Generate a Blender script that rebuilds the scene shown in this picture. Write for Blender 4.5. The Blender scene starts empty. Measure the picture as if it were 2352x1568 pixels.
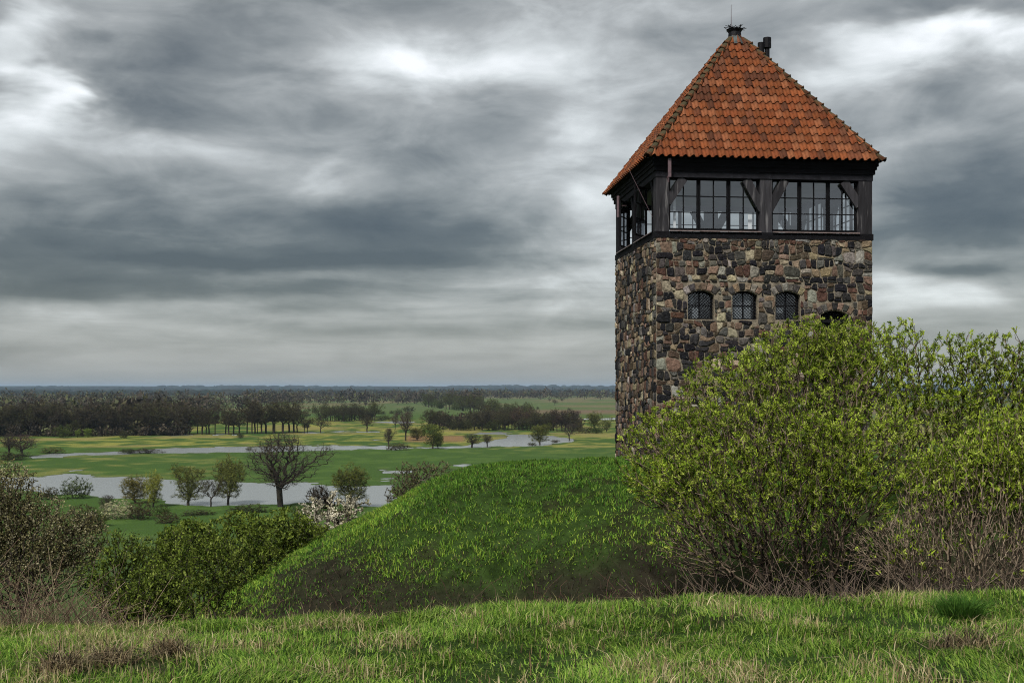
import bpy, math, random
import numpy as np
from mathutils import Vector, Matrix

# ------------------------------------------------------------------ camera, sky, sun, exposure
SC = bpy.context.scene
COL = SC.collection
R = math.radians
F = 2584.0                      # focal length in units of a 2352-wide frame
HORV = 890.0                    # eye level in that frame
ZP = -30.0                      # level of the river plain (eye = 0)

cam_d = bpy.data.cameras.new('camera')
cam = bpy.data.objects.new('camera', cam_d); COL.objects.link(cam)
cam.location = (0, 0, 0); cam.rotation_euler = (R(90), 0, 0)
cam_d.sensor_width = 36.0; cam_d.lens = F / 2352.0 * 36.0
cam_d.shift_y = (HORV - 784.0) / 2352.0
cam_d.clip_start = 0.1; cam_d.clip_end = 90000
SC.camera = cam

SUN_EL, SUN_AZ = R(48), R(204)          # azimuth clockwise from +Y (view direction); sun stands behind the camera
SUN_STRENGTH, SKY_STRENGTH, EXPOSURE = 1.5, 0.36, 1.5
SC.view_settings.view_transform = 'Standard'
SC.view_settings.look = 'None'
SC.view_settings.exposure = EXPOSURE
SC.view_settings.gamma = 1.0
SC.view_settings.use_curve_mapping = False
SC.render.engine = 'CYCLES'
SC.cycles.use_denoising = True
SC.cycles.denoising_prefilter = 'NONE'
SC.cycles.pixel_filter_type = 'BLACKMAN_HARRIS'
SC.cycles.filter_width = 1.05
SC.cycles.max_bounces = 8
SC.cycles.diffuse_bounces = 3
SC.cycles.glossy_bounces = 3
SC.cycles.transmission_bounces = 4
SC.cycles.transparent_max_bounces = 24
SC.cycles.volume_bounces = 0
SC.cycles.sample_clamp_indirect = 4.0

sun_d = bpy.data.lights.new('sun', 'SUN'); sun_d.energy = SUN_STRENGTH; sun_d.angle = R(11); sun_d.color = (1.0, 0.955, 0.88)
sun = bpy.data.objects.new('sun', sun_d); COL.objects.link(sun)
sdir = Vector((math.sin(SUN_AZ) * math.cos(SUN_EL), math.cos(SUN_AZ) * math.cos(SUN_EL), math.sin(SUN_EL)))
sun.rotation_euler = sdir.to_track_quat('Z', 'Y').to_euler(); sun.location = sdir * 50


def build_world():
    w = bpy.data.worlds.new('World'); SC.world = w; w.use_nodes = True
    nt = w.node_tree; nt.nodes.clear(); L = nt.links

    def N(t, **kw):
        n = nt.nodes.new(t)
        for k, v in kw.items(): setattr(n, k, v)
        return n

    def M(op, a, b=None, c=None):
        n = N('ShaderNodeMath', operation=op)
        for i, x in enumerate((a, b, c)):
            if x is None: continue
            if isinstance(x, (int, float)): n.inputs[i].default_value = x
            else: L.new(x, n.inputs[i])
        return n.outputs[0]
    tc = N('ShaderNodeTexCoord'); sp = N('ShaderNodeSeparateXYZ'); L.new(tc.outputs['Generated'], sp.inputs[0])
    x, y, z = sp.outputs
    az = M('ARCTAN2', x, y); el = M('ARCSINE', z)
    zc = M('MAXIMUM', z, 0.004)
    k = M('DIVIDE', 1.0, M('ADD', zc, 0.20))
    cv = N('ShaderNodeCombineXYZ'); L.new(M('MULTIPLY', x, k), cv.inputs[0]); L.new(M('MULTIPLY', y, k), cv.inputs[1])

    def noise(scale, detail, rough, off, vec=None, dist=0.0, sx=1.0):
        mp = N('ShaderNodeMapping'); mp.inputs['Location'].default_value = off; mp.inputs['Scale'].default_value = (sx, 1, 1)
        L.new(vec or cv.outputs[0], mp.inputs[0])
        n = N('ShaderNodeTexNoise'); n.inputs['Scale'].default_value = scale; n.inputs['Detail'].default_value = detail
        n.inputs['Roughness'].default_value = rough; n.inputs['Distortion'].default_value = dist
        L.new(mp.outputs[0], n.inputs['Vector']); return n.outputs['Fac']
    n1 = noise(2.3, 4, 0.46, (3.1, 7.7, 0.0), dist=0.25, sx=0.8)
    dv = N('ShaderNodeCombineXYZ'); L.new(az, dv.inputs[0]); L.new(M('MULTIPLY', el, 2.4), dv.inputs[1])
    n2 = noise(9.5, 5, 0.54, (11.3, 2.2, 4.0), vec=dv.outputs[0], dist=0.5)
    n3 = noise(9.0, 4, 0.52, (0.3, 1.9, 8.0), vec=dv.outputs[0], dist=0.3)
    n4 = noise(10.0, 4, 0.52, (4.3, 7.9, 2.0), vec=dv.outputs[0], dist=0.3)
    azw = M('ADD', az, M('MULTIPLY_ADD', n3, 0.16, -0.08)); elw = M('ADD', el, M('MULTIPLY', M('MULTIPLY_ADD', n4, 0.060, -0.030), M('MINIMUM', M('MULTIPLY_ADD', zc, 3.0, 0.08), 1.0)))
    # single cloud masses: u, v, half-width, half-height (in the frame's units), brightness
    blobs = [(88, 206, 42, 42, .58), (145, 268, 55, 28, .26), (0, 105, 50, 90, .30), (60, 25, 60, 40, .20), (0, 292, 40, 30, .20), (350, 330, 170, 32, .24), (1000, 147, 150, 38, .36), (900, 205, 220, 65, .18), (1220, 120, 120, 80, .18),
             (745, 380, 70, 36, .24), (720, 435, 110, 36, .10), (1400, 350, 85, 130, .30), (1375, 540, 120, 80, .18), (610, 634, 130, 18, .20), (470, 682, 200, 28, .12), (120, 722, 250, 20, .10), (1190, 640, 200, 40, .09),
             (470, 110, 160, 100, -.17), (375, 165, 90, 55, -.10), (400, 272, 150, 38, -.17), (1030, 287, 260, 55, -.15), (680, 355, 60, 28, -.10), (845, 350, 100, 40, -.08), (350, 400, 200, 40, -.06), (250, 210, 60, 60, -.08),
             (860, 525, 300, 45, -.26), (740, 598, 380, 18, -.28), (370, 603, 130, 14, -.25), (60, 545, 140, 55, -.25), (250, 650, 220, 20, -.28), (125, 678, 160, 15, -.20), (780, 657, 230, 24, -.22), (745, 706, 100, 13, -.14),
             (1220, 750, 220, 16, -.14), (815, 760, 100, 8, -.09), (60, 800, 150, 14, -.09), (450, 500, 260, 40, -.08),
             (2200, 90, 160, 42, .46), (2255, 55, 60, 28, .26), (1945, 140, 100, 60, .28), (1925, 200, 60, 30, .12), (2225, 6, 190, 24, -.22), (2150, 210, 120, 40, -.08), (2290, 360, 130, 100, -.14), (2250, 500, 200, 52, -.30), (2075, 460, 80, 60, -.10),
             (2090, 637, 130, 18, .24), (2075, 690, 130, 24, .34), (2280, 586, 80, 13, .18), (2275, 612, 70, 10, -.18), (2150, 622, 60, 12, -.14), (2250, 735, 150, 28, -.08)]
    tot = None
    for u, v, sx, sy, a in blobs:
        if a > 0: a *= .74
        elif v > 490: a *= 1.5
        az0 = math.atan((u - 1176) / F); el0 = math.atan((HORV - v) / F * math.cos(az0)); ka, ke = F / sx * 0.80, F / sy * 0.80
        da = M('MULTIPLY_ADD', azw, ka, -az0 * ka); de = M('MULTIPLY_ADD', elw, ke, -el0 * ke)
        q = M('MULTIPLY', de, de); q = M('MULTIPLY_ADD', da, da, q)
        g = M('POWER', 0.42, q)
        tot = M('MULTIPLY', g, a) if tot is None else M('MULTIPLY_ADD', g, a, tot)
    hz = M('MINIMUM', M('MULTIPLY_ADD', zc, 11.0, 0.05), 1.0)          # calmer towards the horizon
    t = M('MULTIPLY_ADD', M('ADD', n1, -0.5), 0.40, 0.545)
    t = M('ADD', t, M('MULTIPLY', M('ADD', n2, -0.5), 0.62))
    sv = N('ShaderNodeCombineXYZ'); L.new(M('MULTIPLY', az, 5.0), sv.inputs[0]); L.new(M('MULTIPLY', el, 52.0), sv.inputs[1])
    n5 = noise(1.0, 5, 0.6, (1.7, 3.3, 5.0), vec=sv.outputs[0], dist=0.5)
    low = M('MAXIMUM', M('SUBTRACT', 1.0, M('MULTIPLY', zc, 5.5)), 0.0)
    t = M('ADD', t, M('MULTIPLY', M('MULTIPLY', M('ADD', n5, -0.5), 0.85), low))
    n6 = noise(20.0, 5, 0.55, (2.7, 9.3, 1.0), vec=dv.outputs[0], dist=0.2)
    t = M('ADD', t, M('MULTIPLY', M('ADD', n6, -0.5), 0.20))
    t = M('ADD', t, tot)
    t = M('ADD', M('MULTIPLY', t, hz), M('MULTIPLY', M('SUBTRACT', 1.0, hz), 0.50))
    rp = N('ShaderNodeValToRGB'); L.new(t, rp.inputs[0]); cr = rp.color_ramp
    stops = [(0.0, (.045, .052, .056)), (0.22, (.092, .102, .102)), (0.42, (.218, .230, .224)), (0.60, (.390, .403, .394)), (0.80, (.68, .71, .71)), (1.0, (1.0, 1.03, 1.05))]
    cr.elements[0].position, cr.elements[0].color = stops[0][0], (*stops[0][1], 1)
    cr.elements[1].position, cr.elements[1].color = stops[-1][0], (*stops[-1][1], 1)
    for p, c in stops[1:-1]:
        e = cr.elements.new(p); e.color = (*c, 1)
    sky = N('ShaderNodeTexSky'); sky.sky_type = 'NISHITA'; sky.sun_disc = False
    sky.sun_elevation = SUN_EL; sky.sun_rotation = SUN_AZ
    sk = N('ShaderNodeVectorMath', operation='SCALE'); L.new(sky.outputs[0], sk.inputs[0]); sk.inputs['Scale'].default_value = 0.10 / SKY_STRENGTH
    mx = N('ShaderNodeMix', data_type='RGBA'); mx.inputs[0].default_value = 0.94
    L.new(sk.outputs[0], mx.inputs[6]); L.new(rp.outputs[0], mx.inputs[7])
    bg = N('ShaderNodeBackground'); bg.inputs[1].default_value = SKY_STRENGTH; L.new(mx.outputs[2], bg.inputs[0])
    out = N('ShaderNodeOutputWorld'); L.new(bg.outputs[0], out.inputs[0])


build_world()

# ------------------------------------------------------------------ helpers
rng = np.random.default_rng(7)
random.seed(7)


def at(u, v, d):
    return Vector(((u - 1176) / F * d, d, (HORV - v) / F * d))


def plain_at(u, v):
    d = -ZP * F / (v - HORV)
    return Vector(((u - 1176) / F * d, d, ZP)), d


_tabs = {}


def vnoise(x, y, seed):
    if seed not in _tabs: _tabs[seed] = np.random.default_rng(seed + 1000).random((256, 256))
    T = _tabs[seed]
    xi = np.floor(x).astype(np.int64); yi = np.floor(y).astype(np.int64)
    fx = x - xi; fy = y - yi; fx = fx * fx * (3 - 2 * fx); fy = fy * fy * (3 - 2 * fy)
    a = T[xi & 255, yi & 255]; b = T[(xi + 1) & 255, yi & 255]; c = T[xi & 255, (yi + 1) & 255]; d = T[(xi + 1) & 255, (yi + 1) & 255]
    return (a * (1 - fx) + b * fx) * (1 - fy) + (c * (1 - fx) + d * fx) * fy


def fbm(x, y, seed=0, octv=4, rough=0.5):
    x = np.asarray(x, float); y = np.asarray(y, float)
    s = 0; a = 1; tot = 0
    for o in range(octv):
        s = s + a * vnoise(x * 2 ** o + 17.3 * o, y * 2 ** o + 5.1 * o, seed + o); tot += a; a *= rough
    return s / tot


def sstep(a, b, x):
    t = np.clip((np.asarray(x, float) - a) / (b - a), 0, 1); return t * t * (3 - 2 * t)


def mesh_np(name, V, quads=None, tris=None, col=None, mat=None, smooth=False):
    me = bpy.data.meshes.new(name)
    V = np.asarray(V, np.float32); nq = 0 if quads is None else len(quads); ntr = 0 if tris is None else len(tris)
    me.vertices.add(len(V)); me.vertices.foreach_set('co', V.ravel())
    lp = []
    if nq: lp.append(np.asarray(quads, np.int32).ravel())
    if ntr: lp.append(np.asarray(tris, np.int32).ravel())
    lp = np.concatenate(lp); me.loops.add(len(lp)); me.loops.foreach_set('vertex_index', lp)
    me.polygons.add(nq + ntr)
    st = np.concatenate([np.arange(nq) * 4, nq * 4 + np.arange(ntr) * 3]).astype(np.int32)
    me.polygons.foreach_set('loop_start', st)
    if smooth: me.polygons.foreach_set('use_smooth', np.ones(nq + ntr, bool))
    if col is not None:
        c = np.ones((len(V), 4), np.float32); c[:, :3] = col
        at_ = me.color_attributes.new('Col', 'FLOAT_COLOR', 'POINT'); at_.data.foreach_set('color', c.ravel())
    if mat: me.materials.append(mat)
    me.update(calc_edges=True); me.validate(clean_customdata=False)
    return me


def link(name, me, parent=None, loc=(0, 0, 0), rot=(0, 0, 0), scale=None):
    o = bpy.data.objects.new(name, me); COL.objects.link(o); o.location = loc; o.rotation_euler = rot
    if scale is not None: o.scale = scale if hasattr(scale, '__len__') else (scale,) * 3
    if parent: o.parent = parent
    return o


def tag(o, label=None, cat=None, group=None, kind=None):
    if label: o['label'] = label
    if cat: o['category'] = cat
    if group: o['group'] = group
    if kind: o['kind'] = kind
    return o


def empty(name, loc=(0, 0, 0), rz=0.0):
    o = bpy.data.objects.new(name, None); COL.objects.link(o); o.location = loc; o.rotation_euler = (0, 0, rz); return o


class MB:
    """collects boxes, bars and tubes for one mesh"""
    def __init__(s): s.v = []; s.f = []; s.c = []

    def add(s, vs, fs, col=(1, 1, 1)):
        n = len(s.v); s.v += [tuple(v) for v in vs]; s.f += [tuple(i + n for i in f) for f in fs]; s.c += [col] * len(vs)

    def box(s, x0, x1, y0, y1, z0, z1, col=(1, 1, 1)):
        s.add([(x0, y0, z0), (x1, y0, z0), (x1, y1, z0), (x0, y1, z0), (x0, y0, z1), (x1, y0, z1), (x1, y1, z1), (x0, y1, z1)],
              [(0, 3, 2, 1), (4, 5, 6, 7), (0, 1, 5, 4), (1, 2, 6, 5), (2, 3, 7, 6), (3, 0, 4, 7)], col)

    def bar(s, a, b, w, h, up=(0, 0, 1), col=(1, 1, 1)):
        a = Vector(a); b = Vector(b); d = (b - a).normalized(); up = Vector(up)
        r = d.cross(up).normalized() * (w / 2); u = r.cross(d).normalized() * (h / 2)
        vs = [a - r - u, a + r - u, a + r + u, a - r + u, b - r - u, b + r - u, b + r + u, b - r + u]
        s.add(vs, [(0, 3, 2, 1), (4, 5, 6, 7), (0, 1, 5, 4), (1, 2, 6, 5), (2, 3, 7, 6), (3, 0, 4, 7)], col)

    def tube(s, a, b, ra, rb=None, n=8, cap=True, col=(1, 1, 1)):
        rb = ra if rb is None else rb
        a = Vector(a); b = Vector(b); d = (b - a).normalized()
        p = d.orthogonal().normalized(); q = d.cross(p)
        vs = [a + (p * math.cos(t) + q * math.sin(t)) * ra for t in [2 * math.pi * i / n for i in range(n)]]
        vs += [b + (p * math.cos(t) + q * math.sin(t)) * rb for t in [2 * math.pi * i / n for i in range(n)]]
        fs = [(i, (i + 1) % n, n + (i + 1) % n, n + i) for i in range(n)]
        if cap: fs += [tuple(range(n))[::-1], tuple(range(n, 2 * n))]
        s.add(vs, fs, col)

    def mesh(s, name, mat, smooth=False):
        me = bpy.data.meshes.new(name); me.from_pydata(s.v, [], s.f)
        a = me.color_attributes.new('Col', 'FLOAT_COLOR', 'POINT')
        a.data.foreach_set('color', np.array([(*c, 1) for c in s.c], np.float32).ravel())
        me.materials.append(mat)
        if smooth: me.polygons.foreach_set('use_smooth', [True] * len(me.polygons))
        me.update(); return me

    def build(s, name, mat, parent=None, smooth=False): return link(name, s.mesh(name, mat, smooth), parent)


# ------------------------------------------------------------------ materials
def material(name, base=(1, 1, 1), rough=0.8, vcol=False, nscale=8.0, namt=0.25, bump=0.0, bscale=30.0, spec=0.3, metal=0.0, trans=0.0, ndetail=5.0, tint=None, coord='Object', stretch=None):
    m = bpy.data.materials.new(name); m.use_nodes = True; nt = m.node_tree; L = nt.links
    b = nt.nodes['Principled BSDF']; b.inputs['Roughness'].default_value = rough; b.inputs['Metallic'].default_value = metal
    b.inputs['Specular IOR Level'].default_value = spec
    tc = nt.nodes.new('ShaderNodeTexCoord')
    if stretch:
        mp_ = nt.nodes.new('ShaderNodeMapping'); mp_.inputs['Scale'].default_value = stretch; L.new(tc.outputs[coord], mp_.inputs[0]); tc = mp_; coord = 0
    src = None
    if vcol:
        a = nt.nodes.new('ShaderNodeAttribute'); a.attribute_name = 'Col'; src = a.outputs['Color']
    else:
        rg = nt.nodes.new('ShaderNodeRGB'); rg.outputs[0].default_value = (*base, 1); src = rg.outputs[0]
    if namt > 0:
        n = nt.nodes.new('ShaderNodeTexNoise'); n.inputs['Scale'].default_value = nscale; n.inputs['Detail'].default_value = ndetail; n.inputs['Roughness'].default_value = 0.65
        L.new(tc.outputs[coord], n.inputs['Vector'])
        mr = nt.nodes.new('ShaderNodeMapRange'); mr.inputs[1].default_value = 0.3; mr.inputs[2].default_value = 0.7
        mr.inputs[3].default_value = 1 - namt; mr.inputs[4].default_value = 1 + namt; L.new(n.outputs['Fac'], mr.inputs[0])
        mu = nt.nodes.new('ShaderNodeVectorMath'); mu.operation = 'SCALE'; L.new(src, mu.inputs[0]); L.new(mr.outputs[0], mu.inputs['Scale']); src = mu.outputs[0]
        if tint:
            n2 = nt.nodes.new('ShaderNodeTexNoise'); n2.inputs['Scale'].default_value = tint[1]; n2.inputs['Detail'].default_value = 4
            L.new(tc.outputs[coord], n2.inputs['Vector'])
            m2 = nt.nodes.new('ShaderNodeMapRange'); m2.inputs[1].default_value = tint[2]; m2.inputs[2].default_value = tint[2] + 0.14; m2.inputs[4].default_value = tint[3]
            L.new(n2.outputs['Fac'], m2.inputs[0])
            mx = nt.nodes.new('ShaderNodeMix'); mx.data_type = 'RGBA'; L.new(m2.outputs[0], mx.inputs[0]); L.new(src, mx.inputs[6]); mx.inputs[7].default_value = (*tint[0], 1); src = mx.outputs[2]
    L.new(src, b.inputs['Base Color'])
    if bump > 0:
        nb = nt.nodes.new('ShaderNodeTexNoise'); nb.inputs['Scale'].default_value = bscale; nb.inputs['Detail'].default_value = 6
        L.new(tc.outputs[coord], nb.inputs['Vector'])
        bp = nt.nodes.new('ShaderNodeBump'); bp.inputs['Strength'].default_value = bump; bp.inputs['Distance'].default_value = 0.03
        L.new(nb.outputs['Fac'], bp.inputs['Height']); L.new(bp.outputs[0], b.inputs['Normal'])
    if trans > 0:
        out = nt.nodes['Material Output']; t = nt.nodes.new('ShaderNodeBsdfTranslucent'); L.new(src, t.inputs[0])
        mxs = nt.nodes.new('ShaderNodeMixShader'); mxs.inputs[0].default_value = trans
        L.new(b.outputs[0], mxs.inputs[1]); L.new(t.outputs[0], mxs.inputs[2]); L.new(mxs.outputs[0], out.inputs[0])
    return m


M_GROUND = material('ground', rough=0.95, vcol=True, nscale=3.2, namt=0.55, bump=1.0, bscale=7, spec=0.05, ndetail=8.0)
M_GRASS = material('grass_blades', rough=0.65, vcol=True, namt=0, spec=0.12, trans=0.30)
M_LEAF = material('leaves', rough=0.6, vcol=True, namt=0, spec=0.12, trans=0.25)
M_BARK = material('bark', rough=0.9, vcol=True, nscale=14, namt=0.3, spec=0.15)
M_STONE = material('field_stone', rough=0.82, vcol=True, nscale=11, namt=0.62, bump=1.0, bscale=20, spec=0.12, tint=((.24, .22, .18), 16, 0.62, 0.45))
M_MORTAR = material('mortar', base=(.195, .168, .128), rough=0.95, nscale=6, namt=0.45, bump=0.8, bscale=30, spec=0.1, tint=((.05, .045, .04), 2.2, 0.55, 0.7))
M_TIMBER = material('weathered_timber', rough=0.8, vcol=True, nscale=5, namt=0.45, bump=0.5, bscale=26, spec=0.08)
M_POST = material('grey_post_timber', rough=0.75, vcol=True, nscale=5, namt=0.5, bump=0.6, bscale=26, spec=0.08, tint=((.17, .165, .17), 7, 0.53, 0.75), stretch=(1, 1, .12))
M_TILE = material('clay_tile', rough=0.8, vcol=True, nscale=5, namt=0.32, bump=0.4, bscale=40, spec=0.08, tint=((.045, .030, .018), 2.2, 0.52, 0.55))
M_HIP = material('mossy_hip_tile', rough=0.88, vcol=True, nscale=6, namt=0.35, bump=0.5, bscale=36, spec=0.15, tint=((.05, .05, .028), 4.0, 0.45, 0.85))
M_IRON = material('black_iron', base=(.005, .005, .007), rough=0.6, nscale=12, namt=0.3, spec=0.15)
M_PURPLE = material('rusty_purple_iron', base=(.10, .065, .075), rough=0.6, nscale=9, namt=0.4, spec=0.4)
M_LEAD = material('lead_flashing', base=(.055, .070, .072), rough=0.6, nscale=5, namt=0.6, spec=0.3)
M_SILL = material('painted_sill', base=(.17, .13, .125), rough=0.45, nscale=7, namt=0.4, spec=0.5)
M_PLASTER = material('inside_plaster', base=(.42, .42, .42), rough=0.9, nscale=2, namt=0.1)
M_BOARD = material('dark_board', base=(.010, .010, .012), spec=0.08, rough=0.9, nscale=6, namt=0.3)
M_WHITE = material('white_sheet', base=(.75, .77, .80), rough=0.9, nscale=4, namt=0.06)  # plain white of the sheets set behind the window glass
M_HOUSE = material('house_wall', base=(.72, .70, .66), rough=0.9, nscale=0.2, namt=0.05)
M_HROOF = material('house_roof', base=(.22, .11, .08), rough=0.9, nscale=0.2, namt=0.1)


def glass_material():
    m = bpy.data.materials.new('window_glass'); m.use_nodes = True; nt = m.node_tree; nt.nodes.clear(); L = nt.links
    tr = nt.nodes.new('ShaderNodeBsdfTransparent'); tr.inputs[0].default_value = (.95, .97, .98, 1)
    gl = nt.nodes.new('ShaderNodeBsdfGlossy'); gl.inputs[1].default_value = 0.03; gl.inputs[0].default_value = (.9, .93, 1, 1)
    lw = nt.nodes.new('ShaderNodeLayerWeight'); lw.inputs[0].default_value = 0.5
    fr = nt.nodes.new('ShaderNodeMath'); fr.operation = 'POWER'; L.new(lw.outputs['Facing'], fr.inputs[0]); fr.inputs[1].default_value = 3.0
    n = nt.nodes.new('ShaderNodeTexNoise'); n.inputs['Scale'].default_value = 1.6; tc = nt.nodes.new('ShaderNodeTexCoord'); L.new(tc.outputs['Object'], n.inputs['Vector'])
    bp = nt.nodes.new('ShaderNodeBump'); bp.inputs['Strength'].default_value = 0.05; bp.inputs['Distance'].default_value = 0.05; L.new(n.outputs['Fac'], bp.inputs['Height']); L.new(bp.outputs[0], gl.inputs['Normal'])
    ad = nt.nodes.new('ShaderNodeMath'); ad.operation = 'MULTIPLY_ADD'; L.new(fr.outputs[0], ad.inputs[0]); ad.inputs[1].default_value = 0.8; ad.inputs[2].default_value = 0.19
    mx = nt.nodes.new('ShaderNodeMixShader'); L.new(ad.outputs[0], mx.inputs[0]); L.new(tr.outputs[0], mx.inputs[1]); L.new(gl.outputs[0], mx.inputs[2])
    o = nt.nodes.new('ShaderNodeOutputMaterial'); L.new(mx.outputs[0], o.inputs[0]); return m


def water_material():
    m = bpy.data.materials.new('river_water'); m.use_nodes = True; nt = m.node_tree; L = nt.links; b = nt.nodes['Principled BSDF']
    b.inputs['Base Color'].default_value = (.27, .29, .29, 1); b.inputs['Roughness'].default_value = 0.2; b.inputs['Specular IOR Level'].default_value = 0.6
    n = nt.nodes.new('ShaderNodeTexNoise'); n.inputs['Scale'].default_value = 0.12; n.inputs['Detail'].default_value = 3
    tc = nt.nodes.new('ShaderNodeTexCoord'); L.new(tc.outputs['Object'], n.inputs['Vector'])
    bp = nt.nodes.new('ShaderNodeBump'); bp.inputs['Strength'].default_value = 0.10; bp.inputs['Distance'].default_value = 0.3; L.new(n.outputs['Fac'], bp.inputs['Height']); L.new(bp.outputs[0], b.inputs['Normal'])
    return m


M_GLASS = glass_material(); M_WATER = water_material()

# ------------------------------------------------------------------ terrain
WATER_POLYS = [   # outlines of open water, (u, v) of points on the plain
    [(60, 1047), (150, 1040), (280, 1036), (370, 1031), (500, 1027), (700, 1024), (870, 1023), (935, 1027), (1000, 1027), (1060, 1026), (1110, 1018), (1160, 1008), (1175, 1000), (1120, 997),
     (1048, 997), (1052, 994), (1110, 993), (1200, 996), (1280, 1002), (1322, 1009), (1310, 1016), (1245, 1023), (1160, 1027), (1080, 1029), (900, 1033), (690, 1035), (560, 1038), (365, 1041), (280, 1044), (190, 1048), (75, 1055)],
    [(0, 1098), (75, 1093), (150, 1086), (195, 1092), (300, 1097), (400, 1103), (555, 1106), (700, 1110), (850, 1116), (905, 1114), (905, 1166), (860, 1166), (760, 1160), (600, 1156), (470, 1164), (385, 1158), (375, 1148), (290, 1146), (210, 1140), (130, 1135), (60, 1125), (0, 1128)],
    [(695, 992), (760, 990), (870, 989), (880, 994), (760, 995), (695, 996)],
    [(395, 999), (470, 998), (545, 998), (545, 1000), (395, 1001)],
    [(855, 1099), (880, 1097), (925, 1098), (905, 1102), (860, 1103)],
    [(880, 1082), (940, 1079), (960, 1081), (940, 1086), (885, 1087)],
    [(1050, 1070), (1075, 1069), (1075, 1074), (1045, 1075)],
    [(130, 1082), (160, 1079), (185, 1082), (160, 1086)],
    [(1345, 962), (1415, 961), (1415, 963), (1345, 964)],
    [(855, 1008), (885, 1007), (885, 1012), (850, 1012)],
    [(820, 970), (870, 968), (960, 969), (960, 971), (860, 972)],
]


def poly_sd(u, v, poly, ysc=3.0):
    """signed distance (positive inside) with v stretched"""
    P = np.array(poly, float); px = u; py = v * ysc; X = P[:, 0]; Y = P[:, 1] * ysc
    d2 = np.full(u.shape, 1e12); ins = np.zeros(u.shape, bool)
    for i in range(len(P)):
        x0, y0 = X[i - 1], Y[i - 1]; x1, y1 = X[i], Y[i]
        ex, ey = x1 - x0, y1 - y0
        t = np.clip(((px - x0) * ex + (py - y0) * ey) / (ex * ex + ey * ey + 1e-9), 0, 1)
        d2 = np.minimum(d2, (px - x0 - t * ex) ** 2 + (py - y0 - t * ey) ** 2)
        c = ((y0 > py) != (y1 > py)) & (px < (x1 - x0) * (py - y0) / (y1 - y0 + 1e-12) + x0)
        ins ^= c
    d = np.sqrt(d2)
    return np.where(ins, d, -d)


HY = [-60, 5, 7.5, 9.2, 10.0, 12, 15, 20, 40, 80, 150, 225, 262, 400]
HZL = [-1.3, -1.55, -1.75, -2.00, -2.32, -3.3, -4.3, -5.6, -10.5, -18.5, -26.5, -29.6, -29.85, -29.85]
HZR = [-1.3, -1.50, -1.60, -1.68, -2.00, -2.9, -3.5, -4.3, -6.5, -15.5, -25.5, -29.6, -29.85, -29.85]


def hill(x, y):
    a = np.interp(y, HY, HZL); b = np.interp(y, HY, HZR)
    w = sstep(-4.5, 5.5, x - 0.02 * y)
    z = a * (1 - w) + b * w
    z = z + (fbm(x * 0.8, y * 0.8, 11, 3) - 0.5) * 0.14 * sstep(4, 9, y) * (1 - sstep(100, 260, y))
    return z + (fbm(x * 0.06, y * 0.06, 15, 3) - 0.5) * 2.5 * sstep(30, 70, y) * (1 - sstep(140, 240, y))


def mound(x, y):
    dx = np.maximum(np.maximum(-0.9 - x, x - 26), 0); dy = np.maximum(np.maximum(25.5 - 0.05 * (x + 1) - y, y - 47), 0)
    d = np.sqrt(dx ** 2 + dy ** 2) + (fbm(x * 0.5, y * 0.5, 21, 3) - 0.5) * 0.5
    d = np.maximum(d, 0)
    f = (0.60 - .055 * sstep(1.5, 4.5, dx)) * (np.sqrt(d * d + 2.2) - 1.483)
    z = -2.09 - f - .075 * np.maximum(0, y - 31) - .045 * np.maximum(0, 4.0 - np.maximum(x, -3.5)) + (fbm(x * 1.3, y * 1.3, 25, 3) - 0.5) * 0.16
    # a low earth step along the foot of the front slope
    z = z + 0.16 * sstep(3.55, 3.15, d) * sstep(-3.0, 0.0, x) - 0.12 * sstep(3.5, 3.9, d) * sstep(-3.0, 0.0, x)
    return z


def water_field(x, y):
    """> 0 in open water, about 1 well inside"""
    yy = np.maximum(y, 60.0)
    u = 1176 + x / yy * F; v = HORV - ZP / yy * F
    best = np.full(x.shape, -1e9)
    for p in WATER_POLYS: best = np.maximum(best, poly_sd(u, v, p))
    return np.where(y > 200, np.clip(best / 12.0, -3, 3), -3)


def height(x, y):
    x = np.asarray(x, float); y = np.asarray(y, float)
    h = hill(x, y); m = mound(x, y)
    k = 0.18
    z = np.where(y < 70, np.maximum(h, m) + k * np.exp(-np.abs(h - m) / k) * 0.5, h)
    far = sstep(6500, 15000, y)
    z = z + far * (42 + 34 * (fbm(x / 5200 + 3.3, y / 9000, 33, 3) - 0.45) + 10 * (fbm(x / 900, y / 900, 35, 3) - 0.5))
    return z


def hz(x, y):
    return float(height(np.array([x]), np.array([y]))[0])


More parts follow.
